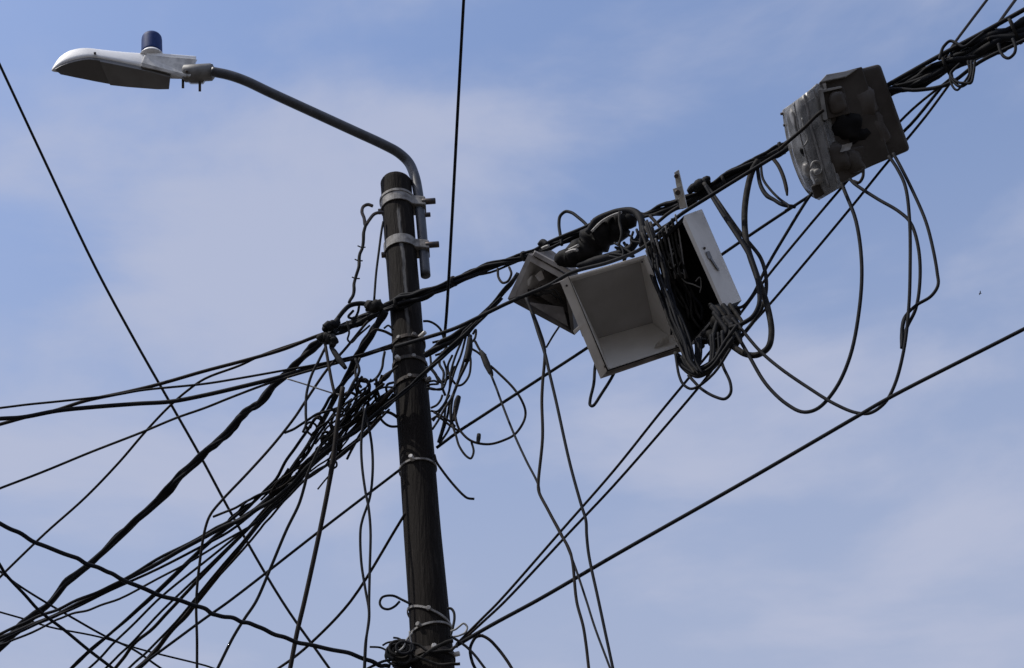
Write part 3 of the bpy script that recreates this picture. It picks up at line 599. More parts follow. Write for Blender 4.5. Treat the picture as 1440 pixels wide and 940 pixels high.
# ------------------------------------------------------------------ tangle right of the pole
GR = 'loose wires of the tangle right of the pole'; LR = 'loose black wire looping down right of the pole'
right = [
    (3, [(595, 452), (602, 452), (610, 455), (619, 463), (624, 476)]), (3, [(655, 474), (648, 500), (640, 520), (634, 540), (630, 556), (623, 572), (609, 592)]),
    (3.2, [(660, 470), (655, 498), (648, 522), (642, 544), (634, 562), (628, 590), (618, 622)]), (3, [(650, 478), (640, 502), (634, 524), (632, 548), (628, 562), (624, 594), (616, 622)]),
    (4, [(662, 472), (660, 500), (652, 520), (646, 532), (640, 548), (636, 560), (634, 586), (638, 602)]), (3, [(665, 470), (669, 464), (668, 476), (660, 486), (662, 510), (659, 530), (650, 541), (642, 543)]),
    (3, [(605, 500), (608, 520), (618, 534), (624, 545), (612, 548), (600, 546)]), (4, [(604, 516), (612, 526), (620, 538), (632, 530), (640, 516)]),
    (3, [(624, 508), (628, 522), (626, 540), (620, 548), (604, 546)]), (2.8, [(602, 537), (612, 536), (616, 540), (606, 541), (600, 543)]),
    (3, [(622, 556), (620, 562), (614, 570), (606, 574)]), (3, [(606, 578), (614, 579), (622, 572), (632, 556)]), (3, [(607, 590), (614, 586), (622, 590), (632, 598), (646, 607)]),
    (3, [(608, 604), (616, 592), (626, 574), (638, 556)]), (3.4, [(622, 495), (618, 512), (624, 524), (622, 544), (626, 556)]), (3, [(636, 500), (630, 514), (632, 528), (640, 540)]),
    (3, [(645, 560), (640, 572), (636, 590), (630, 606), (618, 624)]), (3, [(612, 500), (622, 496), (628, 486), (620, 480), (608, 482)]), (3, [(640, 600), (634, 594), (622, 586), (610, 580)]),
    (3.2, [(668, 480), (676, 494), (683, 500)]), (3, [(662, 490), (672, 496), (682, 505)]),
]
RLB = {0: 'thin wire arch springing from the right side of the pole', 5: 'wire bowing out furthest beside the cable sleeve right of the pole', 7: 'thick wire making a V right of the pole straps', 9: 'flattened little loop at the third pole strap',
       10: 'short wire arc curling back into the pole right side', 17: 'small wire hook round the white insulator of the upper strap', 19: 'upper of two short wires feeding the long connector boot', 20: 'lower of two short wires feeding the long connector boot'}
for i, (t, p) in enumerate(right): wire('wire_curl', RLB.get(i, LR), 'wire', t, p, ('Y', -0.10 - .012 * (i % 7)), group=GR, material='rubber' if i % 5 else 'rubber_old')
wire('wire_boot', 'flat black plug hanging in the tangle beside the pole', 'connector', 8, [(645, 558, 7), (643, 564, 9), (641, 574, 8), (639, 586, 6), (638, 592, 4)], ('Y', -0.20))
wire('wire_boot', 'long black connector boot hanging between the pole and the dirty box', 'connector', 9, [(676, 494, 5), (680, 501, 9), (685, 513, 10), (690, 524, 8), (692, 529, 4)], ('Y', -0.22))
wire('wire_boot', 'black cable sleeve in the sheaf right of the pole', 'connector', 9, [(661, 476, 7), (660, 488, 10), (658, 500, 10), (656, 508, 8)], ('Y', -0.21))
wire('wire_loop', 'wide loose wire loop hung from the long connector boot', 'wire loop', 3.2, [(690, 515), (700, 524), (722, 546), (734, 564), (739, 580), (736, 594), (724, 611), (712, 618), (688, 625), (664, 621), (648, 607), (642, 594), (639, 574)], ('Y', -0.22))
wire('wire_tag', 'small black clip sticking up from the wide wire loop', 'clip', 6, [(673.5, 611, 6), (673, 616, 6.5), (672, 624, 5)], ('Y', -0.22))
wire('wire_loop', 'narrow pointed wire loop hanging below the wide loop', 'wire loop', 3, [(636, 598), (641, 612), (646, 628), (656, 642), (662, 645), (666, 636), (663, 622)], ('Y', -0.21))
wire('drop_wire', 'thin wire dropping straight from the long connector boot', 'wire', 3, [(690, 526), (698, 546), (706, 568), (723, 611), (740, 648), (757, 682), (760, 697), (789, 750), (806, 790), (825, 846), (836, 881), (858, 940)], (('Y', -0.22), ('R', 0.15)), (0, 2.5))
wire('drop_wire', 'black wire hanging from the dirty box then bending down beside the thin one', 'wire', 4, [(738, 418), (748, 438), (759, 466), (766, 492), (763, 540), (762, 564), (763, 616), (757, 680), (758, 692), (770, 716), (788, 750), (803, 780), (811, 846), (820, 880), (824, 905), (828, 940)], ('R', 0.12), (0, 2.5))
wire('drop_wire', 'black wire hanging from the dirty box in one long smooth slant', 'wire', 4, [(740, 420), (748, 440), (757, 468, 5), (766, 496, 5), (774, 530), (782, 564), (802, 654), (818, 712), (824, 732), (825, 752), (828, 780), (842, 846), (862, 940)], ('R', 0.14), (0, 2.5))
wire('wire_stub', 'short thin wire from under the dirty box to the hanging drop wires', 'wire', 2.6, [(786, 460), (778, 472), (768, 489)], ('R', 0.05))
wire('wire_stub', 'curved stub of wire sticking out of the pole below the strap', 'wire', 3.2, [(611, 640), (614, 650), (622, 662), (636, 680), (652, 697), (658, 701), (667, 702)], ('Y', -0.04))
wire('wire_loop', 'sharp V-shaped wire loop hanging below the open grey box', 'wire loop', 4, [(842, 495), (837, 515), (835, 540), (830, 562), (830, 570), (834, 571), (846, 554), (862, 528), (868, 512)], ('R', -0.02))

# ------------------------------------------------------------------ pole foot
GF = 'wire curls tied round the pole foot'
wire('wire_loop', 'small round wire loop sticking out left of the pole above the dark coil', 'wire loop', 3.2, [(578, 850), (566, 844), (552, 838), (538, 840), (534, 848), (538, 855), (546, 857), (555, 853), (562, 846)], ('Y', -0.06))
wire('wire_loop', 'narrow wire loop close against the right side of the pole foot', 'wire loop', 3.4, [(629, 856), (634, 856), (638, 861), (639, 870), (637, 882), (633, 896)], ('Y', -0.06))
wire('wire_loop', 'pale curled wire tail right of the pole foot', 'wire loop', 2.6, [(634, 888), (641, 885), (646, 881), (652, 877), (657, 882), (654, 890), (646, 894), (637, 896)], ('Y', -0.08), material='wire_grey')
wire('drop_wire', 'black wire arching off the pole foot and hanging to its right', 'wire', 4, [(644, 904), (660, 896), (676, 894), (687, 899), (699, 911), (712, 928), (722, 944)], ('Y', -0.07), (0, 2))
wire('drop_wire', 'black wire turning sharply down beside the arching one', 'wire', 4, [(680, 894), (670, 896), (664, 904), (661, 914), (664, 931), (670, 944)], ('Y', -0.05), (0, 2))
wire('drop_wire', 'straight slack wire leaving the pole foot under the arching one', 'wire', 3.4, [(634, 895), (645, 902), (656, 910), (667, 921), (684, 943)], ('Y', -0.09), (0, 2))
coil = thing('wire_coil', 'dark coil of spare cable tied left of the pole foot', 'cable coil', at_Y(556, 915, YP - .08))
rg = random.Random(4)
for k in range(13):
    cx, cy, r_ = 562 + rg.uniform(-7, 7), 920 + rg.uniform(-9, 10), rg.uniform(6, 15)
    ph = rg.uniform(0, 6); el = rg.uniform(.55, 1.1)
    part_tube('turn', coil, rg.uniform(3, 5.0), [(cx + cos(ph + a) * r_ * (1.1 + .06 * a), cy + sin(ph + a) * r_ * el) for a in [i * .55 for i in range(rg.randint(9, 15))]], ('Y', -0.03 - .011 * k), 'rubber_old' if k % 3 else 'rubber', 4)
part_tube('tape_wrap', coil, 20, [(556, 908, 8), (562, 914, 24), (566, 924, 28), (566, 936, 24), (564, 948, 10)], ('Y', -0.02), 'rubber_old', 6, 12, wob=.006, ridge=.12)
for p, t in (([(572, 902), (590, 908), (612, 918), (634, 914), (644, 908)], 4), ([(574, 930), (596, 922), (618, 908), (638, 902)], 5), ([(572, 916), (600, 930), (626, 936), (648, 932)], 4)):
    part_tube('wrap_turn', coil, t, p, ('Y', -0.125), 'rubber_old', 5, 8, wob=.003)
for p in ([(580, 890), (572, 900), (566, 912), (556, 918)], [(576, 888), (578, 904), (582, 914)]): part_tube('binding', coil, 2.6, p, ('Y', -0.16), 'wire_grey')
for p in ([(520, 910), (535, 911), (545, 916), (553, 922)], [(553, 897), (560, 898), (567, 902)], [(538, 908), (545, 904), (556, 903), (566, 906)]): part_tube('tail', coil, 2.6, p, ('Y', -0.10), 'rubber_old')
part_tube('tail', coil, 3.6, [(516, 941), (528, 935), (540, 930), (552, 928)], ('Y', -0.10), 'rubber')

# ------------------------------------------------------------------ open grey box
def bq(px, py, dz=0.0, o=0.12):                     # place in the bundle's plane, o m in front of it, dz m further along the view
    p = at_R(px, py, o); w = depth(p); return at_w(px, py, w + dz)
def tilted(c, o, sl):
    """front face plane through pixel c, in the bundle plane offset o, with depth slopes sl = (per px right, per px down) in px"""
    w0 = depth(at_R(c[0], c[1], o)); s = w0 / F
    return lambda px, py, dz=0.0: at_w(px, py, w0 + ((px - c[0]) * sl[0] + (py - c[1]) * sl[1] + dz) * s)
T2 = tilted((880, 440), 0.16, (0.30, 0.38))
ob = thing('junction_box', 'open pale grey plastic box facing down with empty interior', 'junction box', T2(880, 440))
fo = [(788, 396), (908, 359), (963, 492), (845, 532)]         # rim, outer
fi = [(801, 390.5), (904, 364.5), (957, 486), (856, 519)]     # rim, inner
bo = [(796, 398), (906, 364), (928, 458), (836, 484)]         # back, outer
bi = [(803, 397), (900, 368), (918, 454), (841, 476)]         # back, inner
DZ = 60; DB = [78, 78, 92, 92]
names = ('top_wall', 'right_wall', 'bottom_wall', 'left_wall')
for i in range(4):
    j = (i + 1) % 4
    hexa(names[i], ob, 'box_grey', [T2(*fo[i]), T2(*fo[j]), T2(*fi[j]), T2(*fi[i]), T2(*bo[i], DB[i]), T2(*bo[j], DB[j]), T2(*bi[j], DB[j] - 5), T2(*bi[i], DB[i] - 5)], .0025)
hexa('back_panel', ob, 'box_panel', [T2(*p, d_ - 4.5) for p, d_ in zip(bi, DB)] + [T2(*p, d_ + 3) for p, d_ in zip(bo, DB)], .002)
rim_o = [(787.5, 396.5), (908.5, 358.5), (963.5, 492.5), (844.5, 533)]; rim_i = [(799.5, 389.5), (905, 363), (958.6, 487), (854.5, 521)]
for i in range(4):
    j = (i + 1) % 4
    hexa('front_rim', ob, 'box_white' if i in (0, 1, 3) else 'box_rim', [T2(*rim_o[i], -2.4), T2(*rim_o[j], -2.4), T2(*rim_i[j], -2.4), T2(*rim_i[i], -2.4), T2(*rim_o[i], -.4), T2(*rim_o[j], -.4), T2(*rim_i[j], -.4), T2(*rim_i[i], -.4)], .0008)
# gasket groove round the mouth, dark line seen on the left and bottom rims
gi = [(800, 389.5), (905, 363), (958.5, 486.5), (855, 520.5)]; go = [(799, 389), (905.6, 362), (960, 487.5), (854, 522.5)]
for i in (2, 3):
    j = (i + 1) % 4
    hexa('gasket', ob, 'box_black', [T2(*go[i], -3), T2(*go[j], -3), T2(*gi[j], -3), T2(*gi[i], -3), T2(*go[i], 1), T2(*go[j], 1), T2(*gi[j], 1), T2(*gi[i], 1)], 0)
hexa('bottom_lip', ob, 'box_dirty', [T2(852, 527, -3), T2(962, 493, -3), T2(962, 488, -3), T2(853, 522.5, -3), T2(852, 528, 8), T2(962, 494, 8), T2(962, 488, 8), T2(853, 523, 8)], .0015)
hexa('latch', ob, 'box_white', [T2(806, 466, -4), T2(822, 450, -4), T2(824, 455, -4), T2(808, 470, -4), T2(806, 466, 4), T2(822, 450, 4), T2(824, 455, 4), T2(808, 470, 4)], .0015)
hexa('hinge', ob, 'box_dirty', [T2(814, 460, -2), T2(821, 456, -2), T2(826, 468, -2), T2(819, 474, -2), T2(814, 460, 10), T2(821, 456, 10), T2(826, 468, 10), T2(819, 474, 10)], .002)
for (x, y) in ((797, 402), (903, 368.5), (951, 487), (851, 516)): cyl('rim_screw', ob, 'bolt_steel', T2(x, y, 0), T2(x, y, -5), .005, 8)
hexa('latch_tongue', ob, 'galvanised', [T2(934, 425, -5), T2(939, 423, -5), T2(944, 436, -5), T2(939, 438, -5), T2(934, 425, 0), T2(939, 423, 0), T2(944, 436, 0), T2(939, 438, 0)], .001)
# scrap of torn clear film and a gland hole in the lower corner
rg = random.Random(3)
V = [T2(921 + i * 5 + rg.uniform(-2, 2), 497 - i * 3 - j * 7 + rg.uniform(-2, 2), 18 - j * 6 + rg.uniform(-5, 5)) for j in range(3) for i in range(5)]
link('film_scrap', pym('film_scrap', V, [(j * 5 + i, j * 5 + i + 1, j * 5 + i + 6, j * 5 + i + 5) for j in range(2) for i in range(4)], False), 'label_pale', ob)
cyl('gland', ob, 'box_dirty', T2(938, 487, 30), T2(936, 482, 22), .011, 12)

# ------------------------------------------------------------------ dirty tilted box
T1 = tilted((760, 415), 0.06, (0.25, -0.15))
db = thing('junction_box', 'small dirty tilted box with torn lid hanging beside the open grey box', 'junction box', T1(760, 415))
f = [(743, 357), (800, 390), (808, 472), (713, 421)]
fi = [(745, 368), (792, 394), (803, 466), (723, 419)]
bk = [(776, 352), (812, 378), (822, 458), (748, 416)]
bki = [(774, 360), (806, 384), (816, 452), (752, 412)]
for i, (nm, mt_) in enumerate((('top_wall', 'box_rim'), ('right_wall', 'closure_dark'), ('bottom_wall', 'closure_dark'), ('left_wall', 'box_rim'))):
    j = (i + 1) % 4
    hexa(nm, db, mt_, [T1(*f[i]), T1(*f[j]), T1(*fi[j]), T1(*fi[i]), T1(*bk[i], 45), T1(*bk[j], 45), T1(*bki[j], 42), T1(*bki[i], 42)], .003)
hexa('back_panel', db, 'box_dirty', [T1(*p, 41) for p in bki] + [T1(*p, 47) for p in bk], .002)
hexa('inner_plate', db, 'box_dirty', [T1(742, 425, 8), T1(792, 432, 8), T1(800, 462, 8), T1(730, 424, 8), T1(742, 425, 12), T1(792, 432, 12), T1(800, 462, 12), T1(730, 424, 12)], .002)
hexa('lid_hinge_rail', db, 'box_rim', [T1(752, 354, -3), T1(806, 383, -3), T1(803, 388, -3), T1(749, 359, -3), T1(752, 352, 6), T1(806, 381, 6), T1(803, 388, 6), T1(749, 359, 6)], .002)
V = [T1(738, 398, 14), T1(747, 388, 10), T1(744, 402, 20), T1(733, 400, 12), T1(752, 384, 22)]
link('paper_scrap', pym('paper_scrap', V, [(0, 1, 2), (0, 2, 3), (1, 4, 2)], False), 'label_pale', db)
V = [T1(752, 388, 8), T1(761, 380, 6), T1(766, 392, 14), T1(758, 396, 10)]
link('torn_flap', pym('torn_flap', V, [(0, 1, 2, 3)], False), 'box_rim', db)
for p in ([(728, 412), (740, 416), (752, 408), (768, 414)], [(742, 408), (756, 416), (770, 410), (784, 420)], [(760, 402), (768, 412), (780, 408), (790, 424)]):
    part_tube('inner_wire', db, 3, [(a_, b__) for a_, b__ in p], ('w', depth(T1(760, 412, 20))), 'rubber_old')

# ------------------------------------------------------------------ black-mouthed terminal box
T3 = tilted((970, 400), 0.08, (-0.30, 0.10))
tb = thing('terminal_box', 'pale-sided box with gaping black interior crammed with wires', 'junction box', T3(970, 400))
f = [(916, 350), (962, 303), (1018, 432), (972, 486)]; fi = [(921, 352), (960, 313), (1013, 431), (973, 478)]
dvx, dvy = 25, -9
bk = [(a + dvx, b__ + dvy) for a, b__ in f]; bki = [(a + dvx * .95, b__ + dvy * .9) for a, b__ in fi]
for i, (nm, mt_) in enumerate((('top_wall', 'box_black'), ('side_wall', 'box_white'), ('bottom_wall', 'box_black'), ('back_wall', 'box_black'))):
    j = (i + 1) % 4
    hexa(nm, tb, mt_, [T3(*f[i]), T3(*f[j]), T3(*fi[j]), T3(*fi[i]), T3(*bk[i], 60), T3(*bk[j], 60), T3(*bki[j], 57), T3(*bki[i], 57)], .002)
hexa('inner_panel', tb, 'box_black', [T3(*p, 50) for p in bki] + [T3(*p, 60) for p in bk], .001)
hexa('mouth_edge', tb, 'galvanised', [T3(972, 487, -2), T3(1019, 432, -2), T3(1018, 429, -2), T3(971, 484, -2), T3(972, 487, 3), T3(1019, 432, 3), T3(1018, 429, 3), T3(971, 484, 3)], .001)
def on_side(u, v, dz=-1.0):                         # point on the pale side wall, u along, v across
    x = 962 + 56 * u + 25 * v; y = 303 + 129 * u - 9 * v
    return T3(x, y, 60 * v + dz)
hexa('lock_plate', tb, 'tray_grey', [on_side(.42, .28), on_side(.50, .28), on_side(.50, .48), on_side(.42, .48), on_side(.42, .28, -4), on_side(.50, .28, -4), on_side(.50, .48, -4), on_side(.42, .48, -4)], .002)
hexa('lock_lever', tb, 'tray_grey', [on_side(.50, .36), on_side(.64, .5), on_side(.64, .58), on_side(.50, .46), on_side(.50, .36, -6), on_side(.64, .5, -6), on_side(.64, .58, -6), on_side(.50, .46, -6)], .002)
cyl('screw', tb, 'bolt_steel', on_side(.38, .3), on_side(.38, .3, -5), .006, 8)
w3 = depth(T3(960, 390, 12))
for p, t in (([(954, 344), (956, 356), (957, 368), (953, 378), (956, 388), (964, 397), (974, 400), (985, 405)], 1.7), ([(950, 352), (944, 362), (940, 372), (944, 378), (950, 372)], 2.0),
             ([(946, 350), (941, 360), (939, 370)], 1.6), ([(978, 396), (984, 390), (986, 402), (984, 412)], 1.6), ([(934, 372), (934, 384), (932, 392)], 2.4), ([(932, 398), (930, 412), (936, 404)], 2.2), ([(944, 412), (946, 424), (949, 430)], 2.0),
             ([(950, 386), (958, 384), (966, 390)], 1.4)):
    part_tube('pale_wire', tb, t, p, ('w', w3), 'wire_grey', 4, 6)
rg = random.Random(11)
for i in range(12):
    x, y = rg.uniform(928, 960), rg.uniform(330, 390); p = [(x, y)]
    for k in range(4): x += rg.uniform(-2, 16); y += rg.uniform(12, 26); p.append((x, y))
    part_tube('inner_wire', tb, rg.uniform(2.4, 4.5), p, ('w', w3 + rg.uniform(0, .05)), 'rubber_old' if i % 2 else 'rubber', 4, 6)
for i in range(7):
    u = .1 + i * .13; x = 975 + 66 * u; y = 484 - 58 * u
    cyl('gland', tb, 'box_black', T3(x, y, 16), T3(x + 4, y + 11, 22), .020, 10)
for i in range(10):
    x = 908 + i * 4.6
    part_tube('terminal_wire', tb, 2.2 + (i % 3) * .5, [(x, 352 - i * 5.6), (x + 3, 360 - i * 5), (x + 8, 372 - i * 3), (x + 14 + (i % 3) * 4, 392)], ('w', w3 - .03), 'tray_grey' if i % 3 == 0 else 'rubber_old', 4, 6)
for q_, o_ in (([(1002, 452, 12), (1016, 456, 26), (1028, 462, 28), (1034, 476, 18), (1026, 490, 8)], .07), ([(990, 470, 10), (1002, 476, 22), (1012, 484, 22), (1010, 500, 10)], .07)):
    part_tube('cable_entry', tb, 20, q_, ('R', o_), 'box_black', 6, 12, wob=.005, ridge=.12)
# hanging strap of the terminal box
hs = thing('hanger_strap', 'perforated grey steel strap sticking up over the bundle above the pale-sided box', 'bracket', T3(957, 290))
hexa('strap_plate', hs, 'lamp_grey', [T3(948, 243, -40), T3(954, 239, -40), T3(966, 292, -30), T3(956, 294, -30), T3(949, 243, -34), T3(955, 239, -34), T3(967, 292, -24), T3(957, 294, -24)], .001)
hexa('strap_ear', hs, 'lamp_grey', [T3(946, 266, -42), T3(957, 262, -42), T3(960, 276, -40), T3(950, 282, -40), T3(946, 266, -36), T3(957, 262, -36), T3(960, 276, -34), T3(950, 282, -34)], .001)
cyl('bolt', hs, 'bolt_steel', T3(951, 248, -46), T3(951, 248, -32), .010, 8)
cyl('bolt', hs, 'bolt_steel', T3(953, 271, -50), T3(953, 271, -32), .012, 8)

# cables packed round the terminal box
GB = 'cables packed down the mouth of the pale-sided box'; LB = 'black cable packed between the open grey box and the black-mouthed box'
rg = random.Random(6)
for i in range(11):
    o = i * 1.9
    p = [(901 + o * .8 + rg.uniform(-3, 3), 318 + rg.uniform(-8, 14)), (910 + o + rg.uniform(-3, 3), 352 + rg.uniform(-5, 5)), (919 + o + rg.uniform(-4, 4), 385), (928 + o + rg.uniform(-4, 4), 420), (941 + o + rg.uniform(-4, 4), 452), (955 + o * .8, 482 + rg.uniform(-4, 4)), (965 + o * .6, 508 + rg.uniform(-4, 6)), (978 + o * .5, 524 + rg.uniform(-4, 4))]
    wire('cable', LB, 'cable', rg.uniform(3.0, 5.2), p, ('R', 0.17 + rg.uniform(-.03, .05)), group=GB, material='rubber' if i % 3 else 'rubber_old')
GU = 'cables gathered in a dark swag under the pale-sided box'; LU = 'black cable in the swag gathered under the black-mouthed box'
for i in range(9):
    j = rg.uniform(-3, 3)
    p = [(950 + i * 1.2, 496 + i), (958 + i + j, 514 + j), (970 + i * .8, 526 + j - i * .8), (984 + j, 530 - i * 1.6 + j), (1002 + j, 519 - i * 1.5), (1018, 498 - i * 2.2 + j), (1030 + i, 478 - i * 3)]
    wire('cable', LU, 'cable', rg.uniform(3.6, 5.8), p, ('R', 0.12 + rg.uniform(-.04, .05)), group=GU, material='rubber' if i % 3 else 'rubber_old')
for i, x in enumerate((979, 982, 985, 1000, 1003, 1010, 1016)):
    wire('cable', LU, 'cable', 5.5 - (i % 3), [(x, 478 - i * 2), (x + 1, 494), (x - 1, 512 - i), (x - 5, 526 - i * 2)], ('R', 0.13), group=GU)
rg = random.Random(31)
for i in range(8):
    a = 1018 + rg.uniform(-14, 14); b__ = 452 + rg.uniform(-12, 12)
    wire('cable', LU, 'cable', rg.uniform(5, 8), [(a - 6, b__ - 14), (a + 4, b__), (a + rg.uniform(-2, 12), b__ + 14), (a - 4, b__ + 28)], ('R', 0.08 + rg.uniform(-.03, .04)), group=GU, material='rubber_old' if i % 3 == 0 else 'rubber')
wire('wire_loop', 'small wire loop drooping under the swag beside the open box corner', 'wire loop', 3.6, [(950, 498), (952, 512), (955, 528), (961, 541), (972, 547), (983, 543), (1005, 524), (1027, 491)], ('R', 0.18))
wire('wire_loop', 'rounded wire loop hanging lowest under the swag of cables', 'wire loop', 4, [(968, 528), (976, 537), (986, 547), (1005, 558), (1020, 561), (1027, 554), (1027, 539), (1017, 516), (1012, 500)], ('R', 0.16))

# ------------------------------------------------------------------ black sleeve closure between the boxes
sv = thing('sleeve_closure', 'crumpled black plastic splice sleeve under the bundle above the open box', 'splice sleeve', at_R(840, 335, .08))
part_tube('sleeve', sv, 30, [(782, 372, 10), (790, 368, 22), (806, 362, 30), (824, 350, 42), (842, 335, 46), (860, 322, 42), (876, 313, 32), (888, 307, 18)], ('R', 0.05), 'box_black', 6, 16, wob=.007, ridge=.09)
part_tube('sleeve_flap', sv, 12, [(826, 328, 8), (838, 312, 13), (856, 302, 10), (872, 297, 9), (890, 297, 10), (900, 306, 11), (904, 324, 11), (902, 346, 8)], ('R', 0.14), 'rubber', 5, 10)
part_tube('sleeve_flap', sv, 12, [(812, 374, 7), (838, 368, 15), (862, 361, 15), (884, 352, 12), (896, 338, 9), (900, 326, 6)], ('R', 0.06), 'rubber', 5, 10)
part_tube('sleeve_seam', sv, 3.2, [(832, 326), (846, 312), (862, 303), (874, 299)], ('R', 0.22), 'wire_grey', 5, 8)
part_tube('sleeve_seam', sv, 3.2, [(871, 298), (871, 312), (874, 330), (870, 346)], ('R', 0.23), 'rubber_old', 5, 8)
part_tube('sleeve_cuff', sv, 12, [(757, 345, 5), (763, 341, 10), (770, 345, 8)], ('R', 0.09), 'rubber', 4, 10)
for p, mt_ in (([(800, 352), (808, 348), (814, 345)], 'wire_grey'), ([(796, 356), (806, 352), (812, 352)], 'tray_grey'), ([(762, 350), (768, 347), (772, 346)], 'wire_grey')):
    part_tube('tape_end', sv, 4, p, ('R', 0.24), mt_, 3, 6)
rg = random.Random(17)
for i in range(9):
    x = rg.uniform(862, 900); y = rg.uniform(318, 350)
    wire('wire_curl', 'thin black wire in the knot behind the top of the open box', 'wire', rg.uniform(2.5, 4), [(x, y), (x + rg.uniform(-9, 12), y + rg.uniform(4, 14)), (x + rg.uniform(-12, 18), y + rg.uniform(8, 22)), (x + rg.uniform(-16, 22), y + rg.uniform(4, 30))], ('R', 0.04 + rg.uniform(0, .06)), group='wires knotted above the open box')
wire('wire_loop', 'tall black wire arch standing over the dirty box and sleeve', 'wire loop', 4.2, [(790, 345), (788, 332), (786, 315), (788, 304), (795, 298), (803, 299), (813, 306), (824, 316), (830, 326)], ('R', 0.02))
wire('cable', 'black cable running over the sleeve just above the bundle', 'cable', 4.5, [(752, 352), (770, 342), (790, 333), (810, 325), (824, 319), (840, 310), (858, 300), (876, 296), (895, 300)], ('R', 0.07))
GK = 'cables running from the sleeve to the bracket above the boxes'
for p in ([(902, 326), (922, 315), (938, 302), (956, 290)], [(900, 336), (920, 327), (945, 312), (962, 298)], [(914, 304), (924, 315), (930, 322)], [(908, 344), (918, 340), (930, 332), (948, 316)]):
    wire('cable', 'short black cable between the sleeve and the strap above the boxes', 'cable', 4.4, p, ('R', 0.10), group=GK)
wire('wire_loop', 'small black wire loop under the bundle beside the dirty box lid', 'wire loop', 3.2, [(700, 378), (701, 390), (707, 398), (714, 396), (719, 386), (716, 376)], ('R', 0.06))

# ------------------------------------------------------------------ loops between the boxes and the clear closure
wire('cable', 'thickest black cable looping down from the bundle into the pale-sided box', 'cable', 8, [(1066, 226), (1058, 240), (1050, 272), (1047, 307), (1051, 346), (1065, 390), (1080, 434), (1085, 469), (1080, 489), (1066, 499), (1050, 499), (1033, 489), (1020, 480)], ('R', 0.10))
wire('cable', 'thick black cable curving from the tie by the strap round into the box bottom', 'cable', 6, [(992, 262, 4), (1001, 277, 5), (1019, 305), (1037, 332), (1053, 358), (1063, 385), (1068, 412), (1067, 430), (1058, 446), (1042, 456), (1026, 462)], ('R', 0.13))
wire('cable', 'black cable leaving the same tie and ending in a tighter curve', 'cable', 5, [(990, 258), (1004, 276), (1023, 303), (1041, 328), (1056, 345), (1070, 364), (1077, 388), (1077, 412), (1070, 436), (1052, 462), (1036, 480), (1022, 494)], ('R', 0.06))
wire('cable_tie_wrap', 'lump of black tape round the bundle beside the hanger strap', 'tape', 14, [(968, 272, 7), (975, 265, 13), (984, 260, 16), (992, 256, 14), (999, 254, 8)], ('R', 0.04), wob=.004)
wire('wire_loop', 'slack black loop under the bundle ending at the torn wire knot', 'wire loop', 5, [(1065, 226), (1066, 242), (1070, 262, 6), (1078, 275, 7), (1088, 281), (1100, 288), (1118, 291)], ('R', 0.08))
wire('wire_loop', 'thin black loop beside the slack one under the bundle', 'wire loop', 3.4, [(1070, 232), (1073, 252), (1084, 268), (1096, 280), (1110, 292), (1104, 297)], ('R', 0.11))
wire('wire_stub', 'cut cable stub curving down from the bundle by the clear closure', 'cable', 5, [(1086, 222), (1095, 234), (1102, 250), (1106, 266), (1107, 275, 3)], ('R', 0.08))
wire('wire_loop', 'widest wire loop hanging from the closure round to the box bottom', 'wire loop', 4.8, [(1184, 258), (1187, 267), (1204, 312), (1212, 376), (1208, 439), (1195, 503), (1175, 547), (1151, 574), (1131, 580), (1107, 569), (1077, 540), (1053, 500), (1037, 472), (1028, 455)], ('R', 0.12))
wire('wire_loop', 'wire swinging out from the closure then down to the taped splice', 'wire loop', 4.4, [(1195, 252), (1202, 259), (1234, 280), (1263, 297), (1280, 313), (1291, 346), (1294, 390), (1288, 434), (1275, 462), (1269, 488)], ('R', 0.10))
wire('wire_loop', 'long wire hanging from the closure, touching the lone span, and returning to the box', 'wire loop', 4.4, [(1250, 220), (1262, 238), (1273, 262), (1279, 307), (1280, 376), (1278, 434), (1271, 493), (1258, 542), (1244, 567), (1224, 581), (1205, 581), (1175, 569), (1136, 545), (1097, 518), (1068, 493), (1041, 461), (1030, 448)], ('R', 0.14))
wire('wire_loop', 'wire bulging furthest out from the closure and kinking back to the splice', 'wire loop', 4.2, [(1256, 216), (1266, 234), (1283, 268), (1302, 312), (1312, 350), (1318, 384), (1319, 402), (1309, 417), (1288, 430), (1272, 447), (1268, 469), (1268, 489)], ('R', 0.12))
wire('wire_boot', 'taped black splice where the outer hanging wires meet', 'connector', 6, [(1273, 446, 4), (1269, 462, 6), (1269, 478, 6), (1268, 490, 5)], ('R', 0.13))
wire('wire_loop', 'small black wire bight below the closure corner', 'wire loop', 4, [(1200, 255), (1208, 257), (1213, 250), (1214, 238)], ('R', 0.10))

# ------------------------------------------------------------------ clear-covered splice closure
def lump(name, parent, material, T, c, r3, rot=0.0, seed=0, amp=.16):
    from mathutils import noise
    bm = bmesh.new(); bmesh.ops.create_icosphere(bm, subdivisions=3, radius=1)
    s_ = depth(T(c[0], c[1])) / F; o_ = T(*c)
    for v in bm.verts:
        p = v.co.copy(); p = Vector([math.copysign(abs(q) ** .7, q) for q in p])
        p *= 1 + amp * noise.noise(p * 1.6 + Vector((seed * 3.1, seed, 0))) * 2
        x, y = p.x * r3[0], p.y * r3[1]
        v.co = o_ + (RT * (x * cos(rot) - y * sin(rot)) - UP * (x * sin(rot) + y * cos(rot)) + FW * (p.z * r3[2])) * s_
    me = bpy.data.meshes.new(name); bm.to_mesh(me); bm.free()
    return link(name, smooth(me), material, parent)
T4 = tilted((1190, 185), 0.10, (0.10, -0.05))
cl = thing('splice_closure', 'big dark splice closure with cloudy clear cover clamped on the bundle', 'splice closure', T4(1190, 185))
